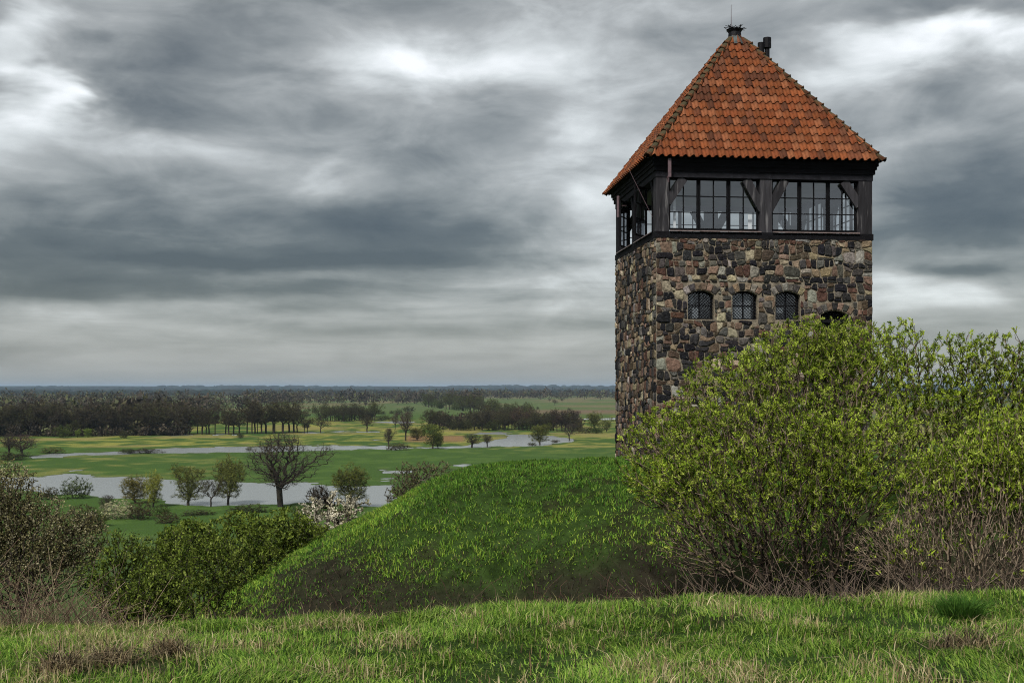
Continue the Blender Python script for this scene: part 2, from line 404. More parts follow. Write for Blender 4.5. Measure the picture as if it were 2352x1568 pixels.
def build_ground():
    ys = np.concatenate([np.array([-60, -25, -10, -3, 1]), np.arange(3, 40, 0.27), np.geomspace(40, 215, 60)[:-1],
                         [-ZP * F / (v - HORV) for v in np.arange(1250, 1105, -1.3)], [-ZP * F / (v - HORV) for v in np.arange(1105, 912, -1.25)],
                         np.geomspace(3600, 27000, 46)])
    ys = np.unique(ys); n = 340
    t = np.linspace(-1, 1, n); t = np.sign(t) * (0.55 * np.abs(t) + 0.45 * np.abs(t) ** 2.2)
    hw = np.where(ys < 0, 30, 30 + 0.66 * np.maximum(ys, 0))
    X = t[None, :] * hw[:, None]; Y = np.repeat(ys[:, None], n, 1)
    Z = height(X, Y)
    wf = water_field(X, Y)
    pl = (Y > 225)
    nz = fbm(X / 10, Y / 12, 41, 5, .6) - 0.5; nz2 = fbm(X / 70, Y / 90, 43, 3) - 0.5
    lev = wf + np.where((Y < 460) & (X < 0), 5.0, 2.6) * nz + 1.2 * nz2
    Z = np.where(pl & (Y < 6000), Z - 0.28 * np.clip(lev, -1, 1.5) + 0.0, Z)
    # colours of the ground cover
    C = np.zeros(X.shape + (3,))
    def mixc(w, c):
        nonlocal C
        w = np.clip(w, 0, 1)[..., None]; C = C * (1 - w) + np.array(c) * w
    mixc(np.ones(X.shape), (.047, .090, .020))                              # meadow
    u = 1176 + X / np.maximum(Y, 1) * F; v = HORV - ZP / np.maximum(Y, 60) * F
    f1 = fbm(X / 34, Y / 40, 51, 4); f2 = fbm(X / 8, Y / 10, 53, 3); f3 = fbm(X / 120, Y / 260, 55, 3)
    mixc(sstep(.52, .62, f2) * .5, (.080, .135, .030))
    yl = sstep(1031, 1026, v) * sstep(955, 975, v)                             # flowering belt behind the river
    mixc(yl * sstep(.42, .60, f2 * .6 + f1 * .4) * .85, (.24, .23, .055))
    mixc(yl * sstep(.52, .62, f1) * .6, (.20, .165, .07))
    near_y = sstep(1105, 1085, v) * sstep(1042, 1050, v) * sstep(620, 350, u)
    mixc(near_y * sstep(.46, .62, f2 * .5 + f1 * .5) * .8, (.17, .17, .05))
    mixc(sstep(1000, 1150, u) * sstep(1050, 1030, v) * sstep(.50, .62, f2) * .5, (.17, .18, .05))
    far = sstep(962, 940, v) * (v > 890)
    mixc(far * .8, (.085, .115, .045)); mixc(far * sstep(.5, .6, f3) * .7, (.15, .125, .07))
    mixc(sstep(955, 945, v) * sstep(1150, 1250, u) * sstep(938, 945, v) * .8, (.15, .10, .07))
    mixc(sstep(1000, 1004, v) * sstep(1020, 1012, v) * sstep(925, 940, u) * sstep(1075, 1060, u), (.20, .125, .06))     # reed bed colour
    mixc(sstep(-.35, .05, lev) * pl * (v > 940) * .55, (.075, .085, .04))
    mixc(sstep(0.0, .3, lev) * pl * (v > 940), (.035, .035, .028))                                                        # wet mud under water
    mixc(sstep(912, 905, v) * (Y > 3000), (.022, .036, .024))                                                             # wooded far country
    mid = (Y > 40) & (Y <= 225)
    mixc(mid * .6, (.055, .085, .028))
    nr = Y <= 40
    soil = sstep(.52, .64, fbm(X * 1.1, Y * 1.1, 61, 4))
    mixc(nr * 1.0, (.024, .044, .010)); mixc(nr * soil * .6, (.020, .016, .010))
    md = np.sqrt(np.maximum(-0.8 - X, 0) ** 2 + np.maximum(25.3 - Y, 0) ** 2)
    burnt = nr * (Y > 11) * sstep(3.0, 3.6, md + 1.6 * (fbm(X * .6, Y * .9, 63, 3) - .5)) * sstep(-9, -5, X)
    mixc(burnt * .8, (.019, .015, .012))
    m = len(ys); idx = np.arange(m * n).reshape(m, n)
    q = np.stack([idx[:-1, :-1], idx[:-1, 1:], idx[1:, 1:], idx[1:, :-1]], -1).reshape(-1, 4)
    me = mesh_np('ground', np.stack([X, Y, Z], -1).reshape(-1, 3), quads=q, col=C.reshape(-1, 3), mat=M_GROUND, smooth=True)
    tag(link('ground', me), 'grassy hillside falling to the wide green river plain', kind='structure')
    # open water lies in the hollows of the plain
    w = MB(); w.add([(-900, 232, 0), (900, 232, 0), (1600, 1900, 0), (-1600, 1900, 0)], [(0, 1, 2, 3)])
    o = w.build('river_water', M_WATER); o.location = (0, 0, ZP + 0.13); tag(o, 'pale grey river and flood water winding through the meadows', kind='structure')


build_ground()

# ------------------------------------------------------------------ stone tower
TX, TY, TZ, TA = 4.413, 34.45, -2.2, R(5.9)
W, LN, HS = 6.88, 6.32, 6.79          # front, depth, height of the stone part
tower = tag(empty('stone_tower', (TX, TY, TZ), TA), 'square fieldstone lookout tower with glazed timber storey and red tiled pyramid roof', 'tower')
OPEN = [(0.994, 1.816, 4.30, 5.185), (2.394, 3.195, 4.30, 5.185), (3.763, 4.557, 4.30, 5.185), (5.215, 6.127, 2.3, 4.60)]   # x0, x1, sill, crown
RISE = 0.13


def arch_z(o, x):
    x0, x1, zb, zt = o; t = (x - (x0 + x1) / 2) / ((x1 - x0) / 2); return zt - RISE * t * t


def build_wall():
    m = MB(); D = 0.42
    cuts = {0.0, W}
    for o in OPEN:
        for i in range(9): cuts.add(o[0] + (o[1] - o[0]) * i / 8)
    cuts = sorted(cuts)
    for a, b in zip(cuts, cuts[1:]):
        o = next((o for o in OPEN if o[0] - 1e-6 <= a and b <= o[1] + 1e-6), None)
        if o is None:
            m.add([(a, 0, -1.5), (b, 0, -1.5), (b, 0, HS), (a, 0, HS)], [(0, 1, 2, 3)])
        else:
            za, zb_ = arch_z(o, a), arch_z(o, b)
            m.add([(a, 0, -1.5), (b, 0, -1.5), (b, 0, o[2]), (a, 0, o[2])], [(0, 1, 2, 3)])
            m.add([(a, 0, za), (b, 0, zb_), (b, 0, HS), (a, 0, HS)], [(0, 1, 2, 3)])
            m.add([(a, 0, za), (b, 0, zb_), (b, D, zb_), (a, D, za)], [(3, 2, 1, 0)])
            m.add([(a, 0, o[2]), (b, 0, o[2]), (b, D, o[2]), (a, D, o[2])], [(0, 1, 2, 3)])
    for o in OPEN:
        zs = arch_z(o, o[0])
        m.add([(o[0], 0, o[2]), (o[0], D, o[2]), (o[0], D, zs), (o[0], 0, zs)], [(0, 1, 2, 3)])
        m.add([(o[1], 0, o[2]), (o[1], D, o[2]), (o[1], D, zs), (o[1], 0, zs)], [(3, 2, 1, 0)])
    m.add([(0, 0, -1.5), (0, LN, -1.5), (0, LN, HS), (0, 0, HS)], [(3, 2, 1, 0)])
    m.add([(W, 0, -1.5), (W, LN, -1.5), (W, LN, HS), (W, 0, HS)], [(0, 1, 2, 3)])
    m.add([(0, LN, -1.5), (W, LN, -1.5), (W, LN, HS), (0, LN, HS)], [(3, 2, 1, 0)])
    m.add([(0, 0, HS - .1), (W, 0, HS - .1), (W, LN, HS - .1), (0, LN, HS - .1)], [(0, 1, 2, 3)])
    return m.build('wall', M_MORTAR, tower)


wall = build_wall()
PALETTE = [((.0095, .0095, .012), 20), ((.020, .019, .020), 17), ((.042, .039, .037), 14), ((.075, .069, .062), 11), ((.098, .068, .050), 14), ((.135, .092, .068), 9),
           ((.060, .033, .025), 9), ((.155, .122, .080), 12), ((.235, .200, .140), 7), ((.165, .155, .138), 7), ((.052, .038, .027), 12)]
_pw = np.array([w for _, w in PALETTE], float); _pw /= _pw.sum()


def stone_colour(warm=False):
    c = np.array(PALETTE[rng.choice(len(PALETTE), p=_pw)][0]) if not warm else np.array(PALETTE[rng.choice([1, 2, 3, 4, 5, 7, 9])][0])
    return tuple(c * rng.uniform(1.0, 1.5) * (1 + rng.uniform(-.06, .06, 3)))


def clip(poly, nx, ny, c):
    """keep the side nx*x + ny*y <= c"""
    out = []
    for i in range(len(poly)):
        a, b = poly[i - 1], poly[i]; da = nx * a[0] + ny * a[1] - c; db = nx * b[0] + ny * b[1] - c
        if (da <= 0) != (db <= 0):
            t = da / (da - db); out.append((a[0] + (b[0] - a[0]) * t, a[1] + (b[1] - a[1]) * t))
        if db <= 0: out.append(b)
    return out


def parea(p): return 0.5 * sum(p[i - 1][0] * p[i][1] - p[i][0] * p[i - 1][1] for i in range(len(p)))


def rubble(x0, x1, z0, z1, sx, sz, holes, seed):
    """stone outlines of roughly coursed rubble: wavering bed joints, leaning head joints, odd small stones"""
    r = np.random.default_rng(seed); zs = [z0]
    while zs[-1] < z1: zs.append(zs[-1] + sz * r.uniform(.68, 1.42))
    def bed(k, x):
        if k == 0: return z0
        return zs[k] + (float(fbm(np.array([x * 2.3 + k * 7.7]), np.array([k * 3.1 + seed]), 7, 2)[0]) - .5) * sz * 1.25
    polys = []
    for k in range(len(zs) - 1):
        h = zs[k + 1] - zs[k]; xs = [x0]
        while xs[-1] < x1 - .10:
            w = h * r.choice([.62, .85, 1.05, 1.3, 1.7], p=[.16, .26, .28, .2, .1]) * r.uniform(.88, 1.15)
            nx = xs[-1] + w
            if nx > x1 - .12: nx = x1
            xs.append(nx)
        ln = [0] + [r.normal(0, .17) * h for _ in xs[1:-1]] + [0]
        for i in range(len(xs) - 1):
            a, b = xs[i], xs[i + 1]; la, lb = ln[i], ln[i + 1]
            q = lambda x, l, t: (x + l * (t - .5), bed(k, x) * (1 - t) + bed(k + 1, x) * t)
            def cell(t0, t1):
                m0 = q((a + b) / 2, (la + lb) / 2, t0); m1 = q((a + b) / 2, (la + lb) / 2, t1)
                return [q(a, la, t0), (m0[0], m0[1] - h * .03), q(b, lb, t0), q(b, lb, t1), (m1[0], m1[1] + h * .03), q(a, la, t1)]
            cs = [cell(0, 1)]
            if h > sz * .95 and r.random() < .26: t = r.uniform(.38, .62); cs = [cell(0, t), cell(t, 1)]
            for p in cs:
                p = clip(p, -1, 0, -x0); p = clip(p, 1, 0, x1) if len(p) > 2 else p
                p = clip(p, 0, 1, z1) if len(p) > 2 else p; p = clip(p, 0, -1, -z0) if len(p) > 2 else p
                for (ha, hb, hc, he) in holes:
                    if len(p) < 3: break
                    if max(t[0] for t in p) > ha and min(t[0] for t in p) < hb and max(t[1] for t in p) > hc and min(t[1] for t in p) < he:
                        p = max([clip(p, 1, 0, ha), clip(p, -1, 0, -hb), clip(p, 0, 1, hc), clip(p, 0, -1, -he)], key=lambda t: abs(parea(t)) if len(t) > 2 else 0)
                if len(p) > 2 and abs(parea(p)) > 0.0035: polys.append(p)
    return polys


def stone_geo(p, r, gap=0.016, roundit=True, proud=None):
    """pillow-shaped stone over a convex outline: verts as (x, depth, z), faces"""
    c = np.mean(np.array(p), 0); P = np.array(p, float)
    if parea(p) < 0: P = P[::-1]
    # inset
    Q = []
    n = len(P)
    for i in range(n):
        v = P[i] - c + r.normal(0, .008, 2); l = np.linalg.norm(v) + 1e-9; Q.append(c + v * max(0.3, 1 - gap * r.uniform(.8, 1.7) / l * 1.15))
    if roundit:
        Z = []
        for i in range(n):
            a, b = Q[i], Q[(i + 1) % n]
            if np.linalg.norm(a - b) < 0.03: Z.append((a + b) / 2); continue
            Z.append(a * .80 + b * .20 + r.uniform(-.008, .008, 2)); Z.append(a * .20 + b * .80 + r.uniform(-.008, .008, 2))
        Q = Z
    Q = np.array(Q); n = len(Q); h = (r.uniform(.018, .055) if proud is None else proud)
    V = [(q[0], .02, q[1]) for q in Q] + [(c[0] + (q[0] - c[0]) * .98, -h * .55, c[1] + (q[1] - c[1]) * .98) for q in Q]
    s2 = .74
    V += [(c[0] + (q[0] - c[0]) * s2, -h * r.uniform(.85, 1.15), c[1] + (q[1] - c[1]) * s2) for q in Q]
    fs = []
    for k in (0, n):
        fs += [(k + i, k + (i + 1) % n, k + n + (i + 1) % n, k + n + i) for i in range(n)]
    fs.append(tuple(2 * n + i for i in range(n)))
    return V, fs


def build_stones():
    r = np.random.default_rng(5)
    holes = []; vous = []
    for k, o in enumerate(OPEN):
        zs = arch_z(o, o[0]); top = o[3] + .27
        holes.append((o[0] - .02, o[1] + .02, o[2] - .03, zs + .01)); holes.append((o[0] - .13, o[1] + .13, zs - .02, top))
        # voussoirs fanned above the arch
        nv = 6 if k < 3 else 7; cx = (o[0] + o[1]) / 2; hw = (o[1] - o[0]) / 2
        cz = o[3] - (hw * hw + RISE * RISE) / (2 * RISE); Rr = o[3] - cz
        am = math.asin(min(1, (hw + .11) / (Rr + .13)))
        for i in range(nv):
            a0 = -am + 2 * am * i / nv; a1 = -am + 2 * am * (i + 1) / nv
            pt = lambda a, rr: (cx + math.sin(a) * rr, cz + math.cos(a) * rr)
            p = [pt(a0, Rr + .012), pt(a1, Rr + .012), pt(a1, Rr + .27 * r.uniform(.9, 1.02)), pt(a0, Rr + .27 * r.uniform(.9, 1.02))]
            vous.append((p, k))
    front = rubble(0.0, W, -0.6, HS, .27, .225, holes, 3)
    # those the shrubs do not hide, largest first, are single parts
    def seen(p):
        c = np.mean(p, 0); return c[1] > 2.6 + max(0, (c[0] - 3.0)) * .35 or c[0] < 1.7
    order = sorted(range(len(front)), key=lambda i: -(abs(parea(front[i])) * (10 if seen(front[i]) else 1)))
    single = set(order[:295])
    rest = MB()
    for i, p in enumerate(front):
        V, fs = stone_geo(p, r, gap=r.uniform(.007, .015)); c = stone_colour()
        if i in single:
            m = MB(); m.add(V, fs, c); o = m.build('stone', M_STONE, wall)
        else: rest.add(V, fs, c)
    for p, k in vous:
        V, fs = stone_geo(p, r, gap=.007, proud=.035, roundit=False); m = MB(); m.add(V, fs, stone_colour(True)); m.build('arch_stone', M_STONE, wall)
    # the left face, seen at a glancing angle, and the two far faces
    for side, (a, b) in enumerate(((0, LN),)):
        for p in rubble(a, b, -0.6, HS, .27, .22, [], 30 + side):
            V, fs = stone_geo(p, r, gap=r.uniform(.007, .015)); c = stone_colour()
            if side == 0: V2 = [(v[1], v[0], v[2]) for v in V]; fs = [f[::-1] for f in fs]
            elif side == 1: V2 = [(W - v[1], v[0], v[2]) for v in V]
            else: V2 = [(v[0], LN - v[1], v[2]) for v in V]; fs = [f[::-1] for f in fs]
            rest.add(V2, fs, c)
    o = rest.build('small_stones', M_STONE, wall); tag(o, kind='stuff')


build_stones()


def lattice_window(o, k):
    """recessed leaded window behind a diagonal iron grille"""
    x0, x1, zb, zt = o; y = .20
    fr = MB(); t = .045
    fr.box(x0, x0 + t, y, y + .06, zb, arch_z(o, x0)); fr.box(x1 - t, x1, y, y + .06, zb, arch_z(o, x1)); fr.box(x0 + t, x1 - t, y, y + .06, zb, zb + t)
    xm = (x0 + x1) / 2; zm = zb + (zt - zb) * .5
    fr.box(xm - .018, xm + .018, y + .005, y + .055, zb + t, zt - .02); fr.box(x0 + t, xm - .018, y + .007, y + .053, zm - .014, zm + .014); fr.box(xm + .018, x1 - t, y + .007, y + .053, zm - .014, zm + .014)
    for i in range(8):
        a = x0 + (x1 - x0) * i / 8; b = x0 + (x1 - x0) * (i + 1) / 8
        fr.bar((a, y + .03, arch_z(o, a) - .02), (b, y + .03, arch_z(o, b) - .02), .06, .05)
    f = fr.build('lattice_window', M_IRON, tower)
    g = MB(); step = .10; yg = y - .05
    for s in (-1, 1):
        n = int((x1 - x0 + zt - zb) / step) + 2
        for i in range(n):
            c = i * step
            # line x - x0 = q, z - zb = +-(q) + c
            pts = []
            for q in np.linspace(0, x1 - x0, 25):
                zq = zb + c - q if s > 0 else zb + c - (x1 - x0 - q)
                if zb <= zq <= arch_z(o, x0 + q): pts.append((x0 + q, yg + .006 * s, zq))
            if len(pts) > 1: g.bar(pts[0], pts[-1], .017, .012, up=(0, 1, 0))
    g.box(x0, x1, yg - .02, yg + .02, zb + .01, zb + .035); g.build('grille', M_IRON, f)
    for (a, b) in ((x0 + t, xm - .018), (xm + .018, x1 - t)):
        for (c, d) in ((zb + t, zm - .014), (zm + .014, zt - .06)):
            p = MB(); p.box(a, b, y + .028, y + .034, c, d); p.build('pane', M_GLASS, f)
    bk = MB(); bk.box(x0 - .25, x1 + .25, .9, .93, zb - .3, zt + .3); bk.build('room_shade_panel', M_BOARD, f)  # near-black panel, painted darkness in place of the unlit room
    w = MB()  # white sheets added behind the glass stand in for reflected and through-going daylight
    if k == 0: w.box(x0 + .20, x0 + .42, y + .045, y + .055, zb + .05, zb + .36); w.box(x0 + .10, x0 + .25, y + .045, y + .055, zb + .48, zt - .15)
    elif k == 1: w.box(x0 + .02, x0 + .66, y + .045, y + .055, zb + .04, zt - .09)
    else: w.box(x0 + .04, x0 + .32, y + .045, y + .055, zb + .22, zb + .40)
    w.build('pale_sheet', M_WHITE, f)


for k, o in enumerate(OPEN[:3]): lattice_window(o, k)


def arched_door():
    x0, x1, zb, zt = OPEN[3]; m = MB(); y = .24; n = 6
    for i in range(n):
        a = x0 + (x1 - x0) * i / n + .004; b = x0 + (x1 - x0) * (i + 1) / n - .004
        z = min(arch_z(OPEN[3], a), arch_z(OPEN[3], b)) - .01
        p = MB(); p.box(a, b, y, y + .05, zb, z); 
        m = p.build('door', M_BOARD, tower) if i == 0 else p.build('plank', M_BOARD, m0)
        if i == 0: m0 = m
    b = MB(); b.bar((x0 + .05, y - .02, zb + .9), (x1 - .05, y - .02, zb + 1.9), .09, .03, up=(0, 1, 0)); b.bar((x0 + .05, y - .055, zb + 1.9), (x1 - .05, y - .055, zb + .9), .09, .03, up=(0, 1, 0))
    b.box(x0 + .03, x1 - .03, y - .09, y - .06, zb + 1.93, zb + 2.03); b.build('brace', M_BOARD, m0)


arched_door()

# ---- timber storey
ZS, ZW0, ZW1, ZE = HS, 7.06, 8.65, 9.22          # sill beam foot, glass foot, glass head, eaves


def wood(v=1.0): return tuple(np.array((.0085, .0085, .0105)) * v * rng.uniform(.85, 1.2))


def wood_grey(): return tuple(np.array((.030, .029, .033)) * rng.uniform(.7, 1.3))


def timber():
    P = 0.03                                            # timbers stand proud of the stone
    # sill beams
    for nm, (x0, x1, y0, y1) in {'front': (-P, W + P, -P, .30), 'back': (-P, W + P, LN - .30, LN + P), 'left': (-P, .30, .302, LN - .302), 'right': (W - .30, W + P, .302, LN - .302)}.items():
        m = MB(); m.box(x0, x1, y0, y1, ZS, ZS + .20, wood(.8)); m.build('sill_beam', M_TIMBER, tower)
    # corner and centre posts
    posts = [(0, .41, 0, .36), (W - .44, W, 0, .36), (0, .36, LN - .40, LN), (W - .36, W, LN - .40, LN)]
    for (x0, x1, y0, y1) in posts:
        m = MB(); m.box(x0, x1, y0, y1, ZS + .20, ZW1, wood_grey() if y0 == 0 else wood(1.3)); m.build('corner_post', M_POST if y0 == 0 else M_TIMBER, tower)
    xm = W / 2 + .03
    mids = [(xm - .19, xm + .19, .01, .30), (xm - .19, xm + .19, LN - .30, LN - .01), (.01, .28, LN / 2 - .18, LN / 2 + .18), (W - .28, W - .01, LN / 2 - .18, LN / 2 + .18)]
    for i, (x0, x1, y0, y1) in enumerate(mids):
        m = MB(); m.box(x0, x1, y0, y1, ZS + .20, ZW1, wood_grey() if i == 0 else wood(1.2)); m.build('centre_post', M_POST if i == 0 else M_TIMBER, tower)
    # head plates and the stepped cornice under the eaves
    for (x0, x1, y0, y1) in ((-.02, W + .02, -.02, .32), (-.02, W + .02, LN - .32, LN + .02), (-.02, .32, .322, LN - .322), (W - .32, W + .02, .322, LN - .322)):
        m = MB(); m.box(x0, x1, y0, y1, ZW1, ZW1 + .19, wood(1.9)); m.build('head_plate', M_TIMBER, tower)
    for st, (e, z0, z1) in enumerate(((.07, ZW1 + .19, ZW1 + .33), (.11, ZW1 + .33, ZW1 + .43), (.15, ZW1 + .43, ZE - .02))):
        for (x0, x1, y0, y1) in ((-e, W + e, -e, .3), (-e, W + e, LN - .3, LN + e), (-e, .3, .302, LN - .302), (W - .3, W + e, .302, LN - .302)):
            m = MB(); m.box(x0, x1, y0, y1, z0, z1, wood(.75)); m.build('cornice_board', M_TIMBER, tower)
    # braces: from the posts up to the plate
    def brace(ax, pa, pb, col, off):
        m = MB()
        if ax == 'x': m.bar((pa[0], off, pa[1]), (pb[0], off, pb[1]), .27, .11, up=(0, 1, 0), col=col)
        else: m.bar((off, pa[0], pa[1]), (off, pb[0], pb[1]), .21, .11, up=(1, 0, 0), col=col)
        m.build('brace', M_POST if off == .075 and ax == 'x' else M_TIMBER, tower)
    zl = ZW1 - .72
    def brace_pair(ax, L_, c0, c1, cm, off, cols):
        for (a, b, q) in ((c0 - .05, c0 + .46, 0), (cm - .1, cm - .62, 1), (cm + .1, cm + .62, 2), (L_ - c1 + .05, L_ - c1 - .46, 3)):
            dz = 1.0 if q in (1, 2) else .82
            brace(ax, (a, ZW1 - dz + .05), (b, ZW1 - .02), cols(), off)
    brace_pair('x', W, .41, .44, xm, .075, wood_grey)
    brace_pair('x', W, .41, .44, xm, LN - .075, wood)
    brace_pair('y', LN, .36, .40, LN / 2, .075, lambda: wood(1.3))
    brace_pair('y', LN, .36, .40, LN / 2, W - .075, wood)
    # metal sills
    for (x0, x1) in ((.405, xm - .18), (xm + .18, W - .43)):
        m = MB(); vs = [(x0, -.09, ZS + .225), (x1, -.09, ZS + .225), (x1, .20, ZS + .27), (x0, .20, ZS + .27), (x0, -.09, ZS + .196), (x1, -.09, ZS + .196)]
        m.add(vs, [(0, 1, 2, 3), (4, 5, 1, 0)]); m.build('window_sill', M_SILL, tower)
    for (y0, y1) in ((.365, LN / 2 - .18), (LN / 2 + .18, LN - .405)):
        m = MB(); m.add([(-.09, y0, ZS + .225), (-.09, y1, ZS + .225), (.2, y1, ZS + .27), (.2, y0, ZS + .27), (-.09, y0, ZS + .196), (-.09, y1, ZS + .196)], [(3, 2, 1, 0), (0, 1, 5, 4)])
        m.build('window_sill', M_SILL, tower)
    # casements of two by three panes
    def casement(ax, a0, a1, off, swing=0.0):
        w = a1 - a0; h = ZW1 - ZW0; col = wood(.6); root = MB(); t = .055
        # local frame: x along the wall, y into the room
        root.box(0, t, 0, .06, 0, h, col); root.box(w - t, w, 0, .06, 0, h, col); root.box(t, w - t, 0, .06, 0, t, col); root.box(t, w - t, 0, .06, h - t, h, col)
        root.box(w / 2 - .016, w / 2 + .016, .005, .055, t, h - t, col)
        for k in (1, 2):
            z = t + (h - 2 * t) * k / 3; root.box(t, w / 2 - .016, .007, .053, z - .014, z + .014, col); root.box(w / 2 + .016, w - t, .007, .053, z - .014, z + .014, col)
        f = root.build('casement', M_TIMBER, tower)
        for i in range(2):
            xa, xb = (t, w / 2 - .016) if i == 0 else (w / 2 + .016, w - t)
            for k in range(3):
                za = t + (h - 2 * t) * k / 3 + (.014 if k else 0); zb = t + (h - 2 * t) * (k + 1) / 3 - (.014 if k < 2 else 0)
                p = MB(); p.add([(xa, .03, za), (xb, .03, za), (xb, .03, zb), (xa, .03, zb)], [(0, 1, 2, 3)]); q = p.build('pane', M_GLASS, f)
                q.rotation_euler = (0, 0, 0)
        if ax == 'x': f.location = (a0, off, ZW0); f.rotation_euler = (0, 0, -swing)
        else: f.location = (off, a1, ZW0); f.rotation_euler = (0, 0, -math.pi / 2 - swing)
        return f
    def bay(ax, a0, a1, off, swings=(0, 0, 0)):
        w = (a1 - a0 - .02) / 3
        for i in range(3): casement(ax, a0 + .01 + i * w + .004, a0 + .01 + (i + 1) * w - .004, off, swings[i])
    bay('x', .41, xm - .19, .14); bay('x', xm + .19, W - .44, .14)
    bay('x', .41, xm - .19, LN - .20); bay('x', xm + .19, W - .44, LN - .20)
    bay('y', .36, LN / 2 - .18, .14, (0, R(38), 0)); bay('y', LN / 2 + .18, LN - .40, .14, (0, R(30), 0))
    bay('y', .36, LN / 2 - .18, W - .20); bay('y', LN / 2 + .18, LN - .40, W - .20)
    # room: floor and ceiling
    m = MB(); m.box(.31, W - .31, .31, LN - .31, HS + .02, HS + .12); m.build('room_floor', M_BOARD, tower)
    m = MB(); m.box(.33, W - .33, .33, LN - .33, ZW1 + .10, ZW1 + .16); m.build('ceiling', M_PLASTER, tower)
    m = MB(); m.box(W * .62, W * .62 + .5, 2.6, 2.9, HS + .12, ZW1 + .1, (.3, .3, .3)); m.build('chimney_breast', M_PLASTER, tower)
    for (x, w_) in ((.62, -.12), (3.0, -.08)):
        m = MB(); m.box(x, x + w_ + .2, .34, .36, ZW0 + .02, ZW0 + rng.uniform(.5, 1.2)); m.build('pale_sheet', M_WHITE, tower)


timber()

# ---- roof
EO = 0.30
APEX = np.array((W / 2, LN / 2, 14.12))
EV = [np.array((-EO, -EO, ZE)), np.array((W + .17, -EO, ZE)), np.array((W + .17, LN + EO, ZE)), np.array((-EO, LN + EO, ZE))]


def tile_colour():
    c = np.array(random.choice([(.165, .050, .020), (.195, .062, .024), (.145, .043, .018), (.125, .045, .023), (.185, .072, .034), (.095, .037, .021), (.22, .082, .038), (.14, .058, .033)]))
    return tuple(c * rng.uniform(.72, 1.2))


